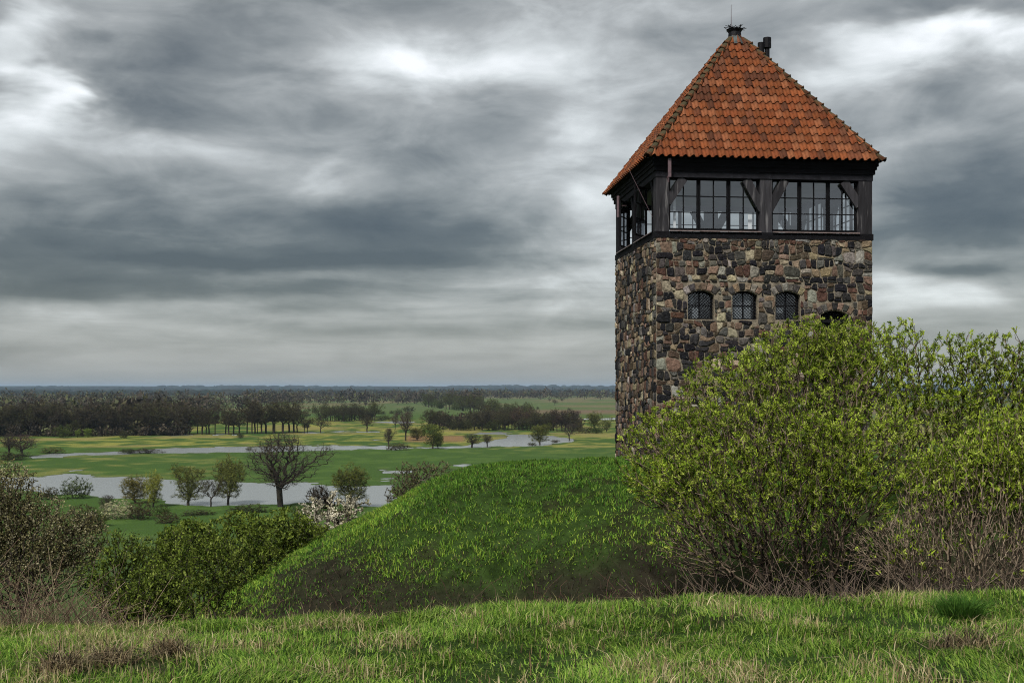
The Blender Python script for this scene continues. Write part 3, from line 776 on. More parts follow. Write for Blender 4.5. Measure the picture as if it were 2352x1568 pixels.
def roof():
    dk = MB()
    A = [tuple(e * 1.0) for e in EV] + [tuple(APEX - np.array((0, 0, .10)))]
    dk.add(A, [(0, 1, 4), (1, 2, 4), (2, 3, 4), (3, 0, 4), (3, 2, 1, 0)], (.03, .028, .028))
    rf = dk.build('roof', M_BOARD, tower)
    TW, RH, TL = .2415, .362, .44
    prof = [(0.0, .006), (.14, .0), (.28, .010), (.40, .066), (.60, .104), (.80, .070), (.92, .016), (1.04, .004)]

    def tile_mesh(col, cut=None):
        """cut: function clamping (s) for a given t"""
        V = []; fs = []; n = len(prof)
        for (t, lift) in ((0.0, .052), (TL, .012)):
            for (s, z) in prof:
                ss = s * TW
                if cut: ss = cut(ss, t)
                V.append((ss, t, z + lift))
        for (s, z) in prof:
            ss = s * TW
            if cut: ss = cut(ss, 0)
            V.append((ss, .004, z + .052 - .030))
        fs += [(i, i + 1, n + i + 1, n + i) for i in range(n - 1)]
        fs += [(2 * n + i, 2 * n + i + 1, i + 1, i) for i in range(n - 1)]
        m = MB(); m.add(V, fs, col); return m.mesh('roof_tile', M_TILE, smooth=False)
    shared = [tile_mesh(tile_colour()) for _ in range(16)]
    rest = MB()
    for fc in range(4):
        A0, B0 = EV[fc], EV[(fc + 1) % 4]; e = (B0 - A0); Lw = np.linalg.norm(e); e = e / Lw
        mid = (A0 + B0) / 2; up = APEX - mid; up = up - e * np.dot(up, e); SL = np.linalg.norm(up); up = up / SL; nrm = np.cross(e, up)
        apx = np.dot(APEX - A0, e)
        sL = lambda t: apx * max(0, min(1, t / SL)); sR = lambda t: Lw - (Lw - apx) * max(0, min(1, t / SL))
        Mx = Matrix(((e[0], up[0], nrm[0], 0), (e[1], up[1], nrm[1], 0), (e[2], up[2], nrm[2], 0), (0, 0, 0, 1)))
        for rI in range(int(SL / RH) + 1):
            t0 = rI * RH - .05
            if t0 + .2 > SL - .30: continue
            wob = rng.uniform(-.006, .006)
            for j in range(int(Lw / TW) + 1):
                s0 = j * TW + wob; cs = s0 + TW / 2; tm = max(0, t0 + RH / 2)
                if cs < sL(tm) - .08 or cs > sR(tm) + .08: continue
                need = s0 < sL(t0 + TL) or s0 + TW * 1.04 > sR(t0 + TL)
                cut = None
                if need: cut = lambda ss, t, s0=s0, t0=t0: min(max(ss + s0, sL(t0 + t) + .0), sR(t0 + t)) - s0
                org = A0 + e * s0 + up * t0 + nrm * (.0 + rng.uniform(0, .006))
                if fc == 0:
                    me = tile_mesh(tile_colour(), cut) if need else random.choice(shared)
                    o = link('roof_tile', me, rf); o.matrix_local = Matrix.Translation(Vector(org)) @ Mx @ Matrix.Rotation(rng.uniform(-.012, .012), 4, 'Z')
                else:
                    me_c = tile_colour(); n = len(prof); V = []
                    for (t, lift) in ((0.0, .052), (TL, .012)):
                        for (s, z) in prof:
                            ss = s * TW; ss = cut(ss, t) if cut else ss
                            V.append(org + e * ss + up * t + nrm * (z + lift))
                    for (s, z) in prof:
                        ss = s * TW; ss = cut(ss, 0) if cut else ss
                        V.append(org + e * ss + up * .004 + nrm * (z + .022))
                    rest.add(V, [(i, i + 1, n + i + 1, n + i) for i in range(n - 1)] + [(2 * n + i, 2 * n + i + 1, i + 1, i) for i in range(n - 1)], me_c)
    o = rest.build('side_tiles', M_TILE, rf); tag(o, kind='stuff')
    # hip tiles: half-round, each overlapping the one below, with a nib at the upper end
    hm = []
    for q in range(4):
        m = MB(); V = []; fs = []; n = 7; c = tuple(np.array(tile_colour()) * (.55, .72, .8))
        for (t, rr, l) in ((0, .122, .035), (.42, .098, .0), (0, .100, .025)):
            for i in range(n):
                a = math.pi * (-.08 + 1.16 * i / (n - 1)); V.append((math.cos(a) * rr, t, math.sin(a) * rr * .82 + l))
        fs += [(i + 1, i, n + i, n + i + 1) for i in range(n - 1)] + [(i, i + 1, 2 * n + i + 1, 2 * n + i) for i in range(n - 1)]
        m.add(V, fs, c); m.box(-.018, .018, .0, .04, .09, .155, c)
        hm.append(m.mesh('hip_tile', M_HIP, smooth=False))
    for k in range(4):
        a = EV[k] + np.array((0, 0, -.02)); d = APEX - a; Lh = np.linalg.norm(d); d /= Lh
        out = np.array((EV[k][0] - W / 2, EV[k][1] - LN / 2, 0)); out /= np.linalg.norm(out)
        side = np.cross(d, np.array((0, 0, 1))); side /= np.linalg.norm(side); nn = np.cross(side, d)
        Mx = Matrix(((side[0], d[0], nn[0], 0), (side[1], d[1], nn[1], 0), (side[2], d[2], nn[2], 0), (0, 0, 0, 1)))
        nt_ = 21; st = (Lh - .40) / nt_
        for i in range(nt_):
            p = a + d * (i * st - .05) + nn * .03
            o = link('hip_tile', random.choice(hm), rf); o.matrix_local = Matrix.Translation(Vector(p)) @ Mx @ Matrix.Rotation(rng.uniform(-.05, .05), 4, 'Y')
    # bedding mortar lumps along the hips are left in the tile shade; lead cap, cowl and rod at the top
    c = MB(); zt = APEX[2]; 
    c.tube((W / 2, LN / 2, zt - .44), (W / 2, LN / 2, zt - .10), .46, .22, n=8, col=(1, 1, 1))
    o = c.build('ridge_cap', M_LEAD, tower)
    o.data.transform(Matrix.Translation((W / 2, LN / 2, 0)) @ Matrix.Rotation(R(8), 4, 'Z') @ Matrix.Translation((-W / 2, -LN / 2, 0)))
    c = MB(); c.tube((W / 2, LN / 2, zt - .16), (W / 2, LN / 2, zt + .04), .23, .21, n=10); c.tube((W / 2, LN / 2, zt + .04), (W / 2, LN / 2, zt + .14), .21, .28, n=10)
    for i in range(34):
        a = rng.uniform(0, 6.28); r0 = rng.uniform(.1, .26); p = (W / 2 + math.cos(a) * r0, LN / 2 + math.sin(a) * r0, zt + rng.uniform(.10, .18))
        b = a + rng.uniform(-1.8, 1.8); l = rng.uniform(.1, .22); c.tube(p, (p[0] + math.cos(b) * l, p[1] + math.sin(b) * l, p[2] + rng.uniform(-.03, .12)), .014, .008, n=4)
    c.build('finial', M_IRON, tower)
    c = MB(); c.tube((W / 2 - .12, LN / 2, zt + .05), (W / 2 - .12, LN / 2, zt + .98), .014, .007, n=5); c.tube((W / 2 - .3, LN / 2, zt + .12), (W / 2 - .12, LN / 2, zt + .12), .01, n=4)
    c.build('lightning_rod', M_PURPLE, tower)
    # twin flue pipes behind the right hip
    cx, cy = W / 2 + 1.38, LN / 2 + .75
    c = MB(); c.tube((cx, cy, zt - 2.4), (cx, cy, zt - .20), .085, n=10); c.tube((cx, cy, zt - .21), (cx, cy, zt + .14), .14, n=10)
    f = c.build('flue_pipe', M_IRON, tower)
    c = MB(); c.tube((cx - .17, cy + .05, zt - 2.4), (cx - .2, cy + .05, zt - .36), .075, n=10); c.tube((cx - .2, cy + .05, zt - .37), (cx - .2, cy + .05, zt - .02), .115, n=10)
    c.build('flue_pipe', M_IRON, tower)
    # iron bracket near the corner, lamp arm and stay wire on the left side
    c = MB(); c.box(.30, .40, -.30, -.27, ZE - .62, ZE - .05); c.box(.33, .36, -.27, .02, ZE - .60, ZE - .56); c.tube((.35, -.15, ZE - .75), (.35, -.15, ZE - .6), .03, n=8); c.build('iron_bracket', M_PURPLE, tower)
    c = MB(); c.tube((-.42, 2.0, ZE + .02), (-.05, .3, ZE - 1.75), .006, n=4); c.build('stay_wire', M_PURPLE, tower)
    c = MB(); c.tube((.0, 4.4, ZE - .75), (-.28, 4.4, ZE - .75), .02, n=6); c.tube((-.30, 4.4, ZE - 1.15), (-.30, 4.4, ZE - .42), .05, .05, n=8); c.build('wall_lamp', M_PURPLE, tower)


roof()

# ------------------------------------------------------------------ growing plants
def grow(roots, tips, bf=0.35, up=0.15, seg=2, lmax=None, droop=0.0):
    """connect every tip to the skeleton by the shortest detour; returns node positions, parents, tip node ids"""
    n0 = len(roots); cap = n0 + len(tips) * seg + 4
    P = np.zeros((cap, 3)); par = np.full(cap, -1); D = np.zeros((cap, 3)); pl = np.zeros(cap)
    n = 0
    for (p, q) in roots:
        P[n] = p; par[n] = q
        if q >= 0: D[n] = P[n] - P[q]; pl[n] = pl[q] + np.linalg.norm(D[n]); D[n] /= np.linalg.norm(D[n]) + 1e-9
        else: D[n] = (0, 0, 1)
        n += 1
    tips = np.asarray(tips, float)
    dd = np.min(np.linalg.norm(tips[:, None, :] - P[None, :n], axis=2), axis=1)
    ids = []
    for k in np.argsort(dd):
        p = tips[k]; df = P[:n] - p; d = np.sqrt((df * df).sum(1))
        cost = d + bf * pl[:n] + 0.9 * np.maximum(0, df[:, 2])
        j = int(np.argmin(cost)); L_ = d[j]
        c = P[j] + D[j] * L_ * 0.24 + np.array((0, 0, up * L_)); prev = j
        for s in range(1, seg + 1):
            t = s / seg; q = P[j] * (1 - t) ** 2 + c * 2 * t * (1 - t) + p * t * t
            P[n] = q; par[n] = prev; D[n] = q - P[prev]; l = np.linalg.norm(D[n]) + 1e-9; D[n] /= l; pl[n] = pl[prev] + l
            prev = n; n += 1
        ids.append(prev)
    return P[:n], par[:n], D[:n], np.array(ids)


def wood_geo(P, par, ids, r_tip, r_base, sides=3):
    n = len(P); cnt = np.zeros(n); cnt[ids] = 1
    for i in range(n - 1, -1, -1):
        if par[i] >= 0: cnt[par[i]] += cnt[i]
    mx = max(2.0, cnt.max()); e = math.log(r_base / r_tip) / math.log(mx)
    rad = r_tip * np.maximum(cnt, 1) ** e
    E = np.where(par >= 0)[0]; A = P[par[E]]; B = P[E]; ra = np.minimum(rad[par[E]], rad[E] * 1.35); rb = rad[E]
    d = B - A; d /= np.linalg.norm(d, axis=1)[:, None] + 1e-9
    ref = np.where(np.abs(d[:, 2:3]) > .9, np.array([[1., 0, 0]]), np.array([[0, 0, 1.]]))
    p = np.cross(d, ref); p /= np.linalg.norm(p, axis=1)[:, None] + 1e-9; q = np.cross(d, p)
    V = np.zeros((len(E), 2, sides, 3))
    for s in range(sides):
        a = 2 * math.pi * s / sides; o = p * math.cos(a) + q * math.sin(a)
        V[:, 0, s] = A + o * ra[:, None]; V[:, 1, s] = B + o * rb[:, None]
    b = np.arange(len(E))[:, None] * 2 * sides; s = np.arange(sides)[None]; s2 = (s + 1) % sides
    Q = np.stack([b + s, b + s2, b + sides + s2, b + sides + s], -1).reshape(-1, 4)
    return V.reshape(-1, 3), Q, rad


def leaf_geo(pos, dirs, ln, wd, r, fold=0.25):
    n = len(pos); d = dirs / (np.linalg.norm(dirs, axis=1)[:, None] + 1e-9)
    s = np.cross(d, r.normal(size=(n, 3))); s /= np.linalg.norm(s, axis=1)[:, None] + 1e-9; nn = np.cross(d, s)
    L_ = ln[:, None]; Wd = wd[:, None]
    V = np.stack([pos, pos + d * L_ * .5 + s * Wd * .5 + nn * Wd * fold, pos + d * L_, pos + d * L_ * .5 - s * Wd * .5 + nn * Wd * fold], 1)
    Q = np.arange(n * 4).reshape(n, 4)
    return V.reshape(-1, 3), Q


def ell_points(ells, n, r, shell=0.55):
    """points in a union of ellipsoids (cx, cy, cz, rx, ry, rz), denser outwards"""
    w = np.array([(e[3] * e[4] * e[5]) ** (2 / 3) for e in ells]); w /= w.sum(); out = []
    for e, k in zip(ells, r.multinomial(n, w)):
        v = r.normal(size=(k, 3)); v /= np.linalg.norm(v, axis=1)[:, None]; v *= (r.random((k, 1)) ** (shell / 1.5))
        out.append(v * np.array(e[3:6]) + np.array(e[:3]))
    return np.concatenate(out)


def pick_cols(cols, n, r, jit=.18):
    c = np.array([q for q, _ in cols]); w = np.array([q for _, q in cols], float); w /= w.sum()
    C = c[r.choice(len(c), n, p=w)] * r.uniform(1 - jit, 1 + jit, (n, 1)); return C


def plant(name_wood, name_leaf, roots, tips, r, r_tip, r_base, bark, leaves, per_tip, ln, wd, bf=.35, up=.15, seg=2, sides=3, leaf_ok=None, spread=.8, along=.10, wmat=None, lmat=None, out=0.6):
    P, par, D, ids = grow(roots, tips, bf, up, seg)
    V, Q, rad = wood_geo(P, par, ids, r_tip, r_base, sides)
    cb = np.repeat(pick_cols(bark, len(V) // (2 * sides), r, .25), 2 * sides, 0)
    wm = mesh_np(name_wood, V, quads=Q, col=cb, mat=wmat or M_BARK)
    sel = ids if leaf_ok is None else ids[r.random(len(ids)) < leaf_ok(P[ids])]
    k = np.repeat(sel, per_tip); n = len(k)
    pos = P[k] - D[k] * (r.random((n, 1)) ** 1.2) * along + r.normal(size=(n, 3)) * along * .12
    dr = D[k] * out + r.normal(size=(n, 3)) * spread * .5 + np.array((0, 0, .25))
    V, Q = leaf_geo(pos, dr, r.uniform(ln[0], ln[1], n), r.uniform(wd[0], wd[1], n), r)
    # one tint to a sprig, small change from leaf to leaf
    sc = 1.6 / max(.15, np.ptp(P[:, 0]) / 5); ct = pick_cols(leaves, len(P), r, .22)[k] * r.uniform(.85, 1.15, (n, 1)) * (.62 + .76 * fbm(pos[:, 0] * sc + pos[:, 1] * sc * .7, pos[:, 2] * sc * 1.2 + pos[:, 1] * sc * .5, 187, 3))[:, None]
    lm = mesh_np(name_leaf, V, quads=Q, col=np.repeat(ct, 4, 0), mat=lmat or M_LEAF)
    return wm, lm


def base_roots(bx, by, n, spread, r, h=.25, lean=.5):
    """short stems rising from one stool"""
    roots = []
    z0 = hz(bx, by)
    for i in range(n):
        a = r.uniform(0, 6.283); q = r.uniform(.1, 1) * spread
        x, y = bx + math.cos(a) * q, by + math.sin(a) * q * .7; z = hz(x, y) - .12
        k = len(roots); roots.append(((x, y, z), -1))
        roots.append(((x + math.cos(a) * h * lean, y + math.sin(a) * h * lean, z + h + .12), k))
    return roots


def shrub(name, label, cat, base, ells_px, depth, tips, seed, bark, leaves, per_tip, ln, wd, group=None, nroots=8, rspread=.6, rb=.035, rt=.004, ry=1.0, leaf_ok=None, bf=.3, up=.1, shell=.5, sides=3, spread=.8, along=.10, out=.6, part='foliage'):
    """a shrub standing at a ground point, its outline given by ellipses seen at one distance"""
    r = np.random.default_rng(seed)
    bx, by = (base[0] - 1176) / F * depth, depth + base[1]
    ells = []
    for e in ells_px:
        u, v, ru, rv = e[:4]; dd = depth + (e[4] if len(e) > 4 else 0)
        c = at(u, v, dd); s = dd / F; ells.append((c.x, c.y, c.z, ru * s, max(ru, rv) * s * ry, rv * s))
    T = ell_points(ells, tips, r, shell)
    g = height(T[:, 0], T[:, 1]); T = T[T[:, 2] > g + .12]
    wm, lm = plant('stems', part, base_roots(bx, by, nroots, rspread, r), T, r, rt, rb, bark, leaves, per_tip, ln, wd, bf=bf, up=up, leaf_ok=leaf_ok, sides=sides, spread=spread, along=along, out=out)
    o = empty(name, (bx, by, hz(bx, by))); tag(o, label, cat, group)
    for nm, me in (('stems', wm), (part, lm)):
        me.transform(Matrix.Translation(-o.location)); link(nm, me, o)
    return o


SPRING = [((.285, .375, .036), 5), ((.210, .300, .028), 4), ((.370, .445, .080), 3), ((.088, .140, .016), 3.5)]
BROWN = [((.095, .072, .052), 4), ((.20, .155, .11), 3), ((.040, .031, .025), 3)]
TAN = [((.25, .20, .14), 5), ((.16, .12, .085), 4), ((.055, .04, .032), 3)]
DARKB = [((.030, .025, .020), 5), ((.050, .042, .033), 3)]
DGREEN = [((.105, .150, .020), 5), ((.150, .200, .030), 4), ((.052, .082, .013), 4), ((.205, .255, .052), 2.5)]
BUD = [((.25, .225, .12), 5), ((.18, .17, .070), 4), ((.34, .315, .20), 3), ((.10, .095, .038), 3)]

shrub('willow_bush', 'big rounded willow bush with fresh yellow-green leaves right in front of the tower', 'bush', (1790, 0), [(1860, 870, 165, 150), (1690, 950, 160, 150), (1960, 840, 120, 115), (1530, 1050, 120, 125), (1750, 1090, 270, 170, -.8), (1960, 1060, 170, 190, -.5), (1640, 1240, 150, 90, -.8), (1850, 1260, 170, 80, -.8)],
      19.0, 12500, 101, BROWN, SPRING, 19, (.026, .062), (.012, .022), bf=.55, nroots=18, rspread=.9, rb=.045, rt=.0056, ry=.62, leaf_ok=lambda p: (.05 + .95 * sstep(-2.45, -1.45, p[:, 2])) * (.45 + .55 * sstep(.40, .56, fbm(p[:, 0] * 1.9 + p[:, 1] * 1.3, p[:, 2] * 2.1 + p[:, 1] * .9, 181, 3))))
shrub('willow_bush', 'tall loose willow bush at the right edge, behind the others and right of the tower', 'bush', (2230, 0), [(2070, 840, 75, 115), (2200, 860, 110, 105), (2310, 850, 100, 105), (2420, 870, 110, 120), (2200, 1000, 210, 130), (2390, 1020, 140, 150)],
      22.5, 5200, 102, BROWN, SPRING, 15, (.042, .080), (.016, .027), bf=.5, nroots=14, rspread=1.1, rb=.045, rt=.005, ry=.6, shell=.62, leaf_ok=lambda p: (.12 + .88 * sstep(-2.6, -.9, p[:, 2])) * (.60 + .40 * sstep(.38, .56, fbm(p[:, 0] * 1.7 + p[:, 1] * 1.3, p[:, 2] * 2.0 + p[:, 1], 183, 3))))
shrub('willow_bush', 'brown many-stemmed bush with few leaves at the lower right', 'bush', (2290, 0), [(2190, 1130, 130, 130), (2320, 1060, 130, 130), (2230, 1240, 220, 110), (2060, 1260, 120, 75), (2430, 1150, 130, 170)],
      16.0, 8200, 103, TAN, SPRING, 9, (.045, .08), (.017, .028), nroots=22, rspread=1.5, rb=.026, rt=.0042, ry=.6, bf=.7, leaf_ok=lambda p: .04 + .66 * sstep(-1.9, -.8, p[:, 2]) + .25 * sstep(5.6, 4.6, p[:, 0]) * sstep(-2.1, -1.5, p[:, 2]), up=.25)

shrub('blackthorn_bush', 'dark twiggy blackthorn with pale buds at the left edge', 'bush', (60, 0), [(20, 1160, 75, 110), (-60, 1200, 120, 140), (90, 1230, 110, 100), (175, 1235, 75, 60), (60, 1310, 150, 90), (215, 1200, 35, 30)],
      13.0, 5200, 111, DARKB, BUD, 7, (.014, .030), (.012, .022), nroots=12, rspread=.7, rb=.035, rt=.003, ry=.6, leaf_ok=lambda p: .2 + .8 * sstep(-2.5, -1.9, p[:, 2]), along=.13)
for i, (u, v, ru, rv, dep, lab) in enumerate([(280, 1295, 100, 85, 17.5, 'dark green leafy shrub beside the blackthorn, leftmost of the thicket'), (395, 1285, 85, 75, 21.5, 'dark green leafy shrub in the thicket, second from the blackthorn'),
                                              (350, 1355, 95, 55, 15.5, 'low dark green shrub in front of the thicket near the grass edge'), (470, 1300, 95, 90, 20.0, 'dark green leafy shrub in the middle of the thicket'),
                                              (555, 1225, 90, 55, 29.0, 'dark green shrub at the back of the thicket under the bare tree'), (660, 1225, 85, 60, 30.0, 'dark green leafy shrub at the right end of the thicket beside the blossom'),
                                              (580, 1290, 95, 75, 26.0, 'dark green shrub in the thicket nearest the foot of the mound'), (710, 1255, 70, 55, 31.0, 'dark green shrub half hidden by the mound below the blossom'), (430, 1235, 70, 45, 27.0, 'dark green shrub at the back of the thicket below the willow trio')]):
    f_ = dep / 19.0
    shrub('green_shrub', lab, 'bush', (u, .3), [(u, v, ru, rv), (u - ru * .45, v + 30, ru * .7, rv * .8), (u + ru * .5, v + 20, ru * .6, rv * .8), (u + ru * .1, v - rv * .45, ru * .55, rv * .6), (u, v + rv * .9, ru * .9, rv * .7)], dep, 850, 120 + i, DARKB, DGREEN, 10, (.036 * f_, .064 * f_), (.020 * f_, .036 * f_),
          group='dark green thicket left of the mound', nroots=8, rspread=.5, rb=.03, rt=.0035, ry=.8, along=.14 * f_, leaf_ok=lambda p: .72 + 0 * p[:, 2])
BLOSSOM = [((.62, .58, .46), 5), ((.50, .47, .36), 3), ((.30, .28, .17), 2)]
shrub('flowering_pear', 'white flowering fruit tree branches at the foot of the mound', 'tree', (770, 0), [(720, 1180, 45, 35), (770, 1165, 45, 40), (815, 1165, 35, 30), (760, 1200, 75, 28), (805, 1210, 40, 22), (740, 1235, 60, 30)], 36.0, 260, 131, DARKB, BLOSSOM, 15, (.05, .09), (.05, .08), nroots=3, rspread=.3, rb=.09, rt=.010, ry=.7, along=.22, part='blossom', shell=.4)
GREYTW = [((.10, .085, .07), 4), ((.065, .055, .045), 3)]
shrub('grey_shrub', 'grey-brown bare shrub on the left shoulder of the mound', 'bush', (945, 0), [(930, 1105, 35, 45), (970, 1090, 40, 32), (1015, 1078, 30, 20), (905, 1140, 25, 25), (950, 1130, 50, 40)], 36.0, 900, 132, GREYTW, [((.12, .12, .05), 4), ((.16, .15, .07), 3), ((.09, .08, .05), 3)], 4, (.05, .10), (.018, .03), nroots=8, rspread=.7, rb=.03, rt=.006, ry=.8)
shrub('bare_shrub', 'small black leafless shrub between the flowering branches and the willow', 'bush', (745, 0), [(735, 1140, 38, 28), (760, 1150, 25, 20)], 40.0, 260, 133, DARKB, DARKB, 2, (.06, .12), (.01, .02), nroots=3, rspread=.3, rb=.08, rt=.009, ry=.8)

# ------------------------------------------------------------------ trees of the plain: prototypes one unit high
def proto(kind, seed):
    r = np.random.default_rng(seed); Z = lambda *p: tuple(p)
    fz = dict(ln=(.035, .075), wd=(.004, .008)); sides = 4; per = 7; bf = .35; rt, rb = .0016, .022; up = .12; shell = .6
    DK = [((.036, .030, .025), 4), ((.050, .041, .033), 3)]
    if kind == 'bare':
        roots = [(Z(0, 0, -.02), -1), (Z(.01, 0, .12), 0), (Z(.02, .01, .24), 1), (Z(.05, .0, .38), 2), (Z(-.05, .02, .40), 2)]
        ells = [(.0, 0, .62, .33, .33, .34), (.20, .05, .55, .20, .2, .22), (-.20, 0, .52, .2, .2, .22), (0, 0, .80, .22, .22, .19)]; tips = 900
        lv = [((.062, .050, .040), 4), ((.085, .066, .050), 2)]; per = 6; fz = dict(ln=(.03, .07), wd=(.0020, .0036)); rb = .030
    elif kind == 'oak':
        roots = [(Z(0, 0, -.02), -1), (Z(.01, 0, .14), 0), (Z(.0, .01, .26), 1)]
        ells = [(.0, 0, .62, .36, .36, .30), (.2, .05, .55, .24, .2, .22), (-.22, 0, .56, .22, .2, .22), (0, 0, .8, .24, .22, .18)]; tips = 330
        lv = [((.070, .062, .032), 4), ((.055, .044, .030), 4), ((.095, .092, .040), 1.5)]; per = 9; rb = .026
    elif kind == 'tall':
        roots = [(Z(0, 0, -.02), -1), (Z(.0, 0, .2), 0), (Z(.01, 0, .42), 1), (Z(0, .01, .6), 2)]
        ells = [(0, 0, .66, .17, .17, .34), (.06, 0, .5, .16, .14, .2), (-.06, 0, .45, .14, .14, .16)]; tips = 230; bf = .2; rb = .015
        lv = [((.062, .050, .034), 5), ((.048, .040, .030), 4), ((.080, .078, .036), 2)]; per = 9
    elif kind == 'willow':
        roots = [(Z(0, 0, -.02), -1), (Z(.0, 0, .10), 0), (Z(.06, 0, .24), 1), (Z(-.06, .02, .25), 1), (Z(.0, .05, .3), 1)]
        ells = [(0, 0, .60, .34, .34, .40), (.14, 0, .5, .25, .2, .32), (-.15, 0, .52, .24, .2, .32), (0, 0, .26, .3, .3, .15)]; tips = 650; bf = .08; up = .35
        lv = [((.135, .150, .034), 4), ((.100, .118, .028), 4), ((.175, .185, .050), 2)]; per = 12; rb = .026
    elif kind == 'bush':
        roots = [(Z(0, 0, -.03), -1), (Z(.05, 0, .08), 0), (Z(-.1, 0, .1), 0), (Z(.0, .1, .1), 0)]
        ells = [(0, 0, .5, .55, .55, .46), (.3, 0, .4, .35, .3, .36), (-.35, 0, .38, .35, .3, .33)]; tips = 300; bf = .1; up = .2
        lv = [((.060, .068, .024), 4), ((.045, .048, .020), 4), ((.085, .090, .034), 2)]; per = 10; rb = .02; rt = .003; fz = dict(ln=(.05, .10), wd=(.010, .018))
    elif kind == 'reed':
        roots = [(Z(-.9, 0, -.05), -1), (Z(-.4, .1, -.05), 0), (Z(.1, 0, -.05), 1), (Z(.6, -.1, -.05), 2), (Z(1.0, 0, -.05), 3)]
        ells = [(-.6, 0, .4, .5, .3, .5), (0, 0, .45, .6, .3, .5), (.6, 0, .38, .5, .3, .45), (.2, 0, .5, .4, .3, .5)]; tips = 260; bf = .02; up = .1
        lv = [((.070, .060, .036), 4), ((.050, .045, .03), 4)]; per = 8; rb = .02; rt = .004; fz = dict(ln=(.10, .2), wd=(.01, .02))
    if kind in ('bare', 'oak', 'willow', 'tall'):
        k_ = .5 if kind == 'tall' else 1.0
        ells = [(*e[:3], e[3] * .94, e[4] * .94, e[5] * .92) for e in ells] + [(r.uniform(-.38, .38) * k_, r.uniform(-.3, .3) * k_, r.uniform(.38, .92), r.uniform(.10, .20) * k_, r.uniform(.10, .20) * k_, r.uniform(.08, .2)) for _ in range(5)]
    T = ell_points(ells, tips, r, shell); T = T[T[:, 2] > .04]
    wm, lm = plant('trunk', 'crown', roots, T, r, rt, rb, DK, lv, per, fz['ln'], fz['wd'], bf=bf, up=up, sides=sides, along=.06, spread=1.1, out=.5)
    n = len(lm.vertices); c = np.zeros(n * 3, np.float32); lm.vertices.foreach_get('co', c); c = c.reshape(-1, 3)
    top = np.quantile(c[:, 2], .975); wdt = np.quantile(c[:, 0], .965) - np.quantile(c[:, 0], .035)
    S = Matrix.Diagonal((1 / wdt, 1 / wdt, 1 / top, 1)); wm.transform(S); lm.transform(S)
    return wm, lm


PRO = {k: [proto(k, 200 + 10 * i + j) for j in range(3 if k in ('tall', 'oak', 'willow', 'bush') else 2)] for i, k in enumerate(('bare', 'oak', 'tall', 'willow', 'bush', 'reed'))}


def tint(me, f):
    """a differently coloured copy of a crown"""
    m = me.copy(); a = m.color_attributes['Col']; n = len(m.vertices); c = np.zeros(n * 4, np.float32); a.data.foreach_get('color', c); c = c.reshape(-1, 4); c[:, :3] *= np.array(f); a.data.foreach_set('color', c.ravel()); return m


CROWN = {}
TINTS = {'green': (1.1, 1.45, .85), 'pale': (1.9, 1.8, 1.5), 'grey': (1.25, 1.0, 1.15), 'white': (7.0, 6.2, 10.0), 'dark': (.85, .85, .80), 'olive': (.85, .95, .75)}


def far_plant(kind, u, v, hpx, label, cat='tree', wpx=None, colr=None, group=None, var=None, name=None, rz=None):
    p, d = plain_at(u, v); h = hpx / F * d; var = random.randrange(len(PRO[kind])) if var is None else var
    wm, lm = PRO[kind][var]
    if colr:
        key = (kind, var, colr)
        if key not in CROWN: CROWN[key] = tint(lm, TINTS[colr])
        lm = CROWN[key]
    nm = name or {'bare': 'bare_tree', 'oak': 'oak_tree', 'tall': 'forest_tree', 'willow': 'willow_tree', 'bush': 'shrub', 'reed': 'reed_bed'}[kind]
    o = empty(nm, (p.x, p.y, ZP + .02), (0 if kind == 'reed' else random.uniform(0, 6.28)) if rz is None else rz); tag(o, label, cat, group)
    w = wpx / F * d if wpx else h * {'bare': .85, 'oak': .85, 'tall': .42, 'willow': .78, 'bush': 1.3, 'reed': 2.4}[kind] * random.uniform(.85, 1.15)
    o.scale = (w, w, h)
    link('trunk', wm, o); link('crown', lm, o)
    return o


# shore trees of the flooded meadow, nearest row
NEAR = [('bush', 112, 1150, 30, 42, 'grey', 'round grey shrub on the near shore left of the round willow'), ('bush', 175, 1148, 48, 62, 'green', 'round dark willow bush standing on the near shore at the left'),
        ('willow', 310, 1160, 62, 55, 'grey', 'grey budding tree behind the white blossom, left of the thin willow'), ('willow', 352, 1168, 78, 40, 'pale', 'thin pale willow just right of the grey budding tree'),
        ('willow', 432, 1162, 88, 66, None, 'broad many-stemmed willow, leftmost of the willow trio at the flood'), ('oak', 484, 1166, 66, 46, 'dark', 'dark brown tree squeezed between the two green willows'),
        ('willow', 524, 1160, 102, 66, None, 'tallest round-topped green willow beside the flood'), ('bare', 645, 1167, 165, 145, None, 'large leafless tree with forked trunk in front of the flood'),
        ('willow', 808, 1168, 92, 72, 'dark', 'dark olive willow standing right of the leafless tree'), ('bare', 735, 1180, 60, 50, 'dark', 'small black bare tree near the blossom left of the olive willow')]
for k, u, v, h, w, c, lab in NEAR:
    far_plant(k, u, v, h, lab, 'bush' if k == 'bush' else 'tree', w, c, var=0 if k == 'bare' else None)
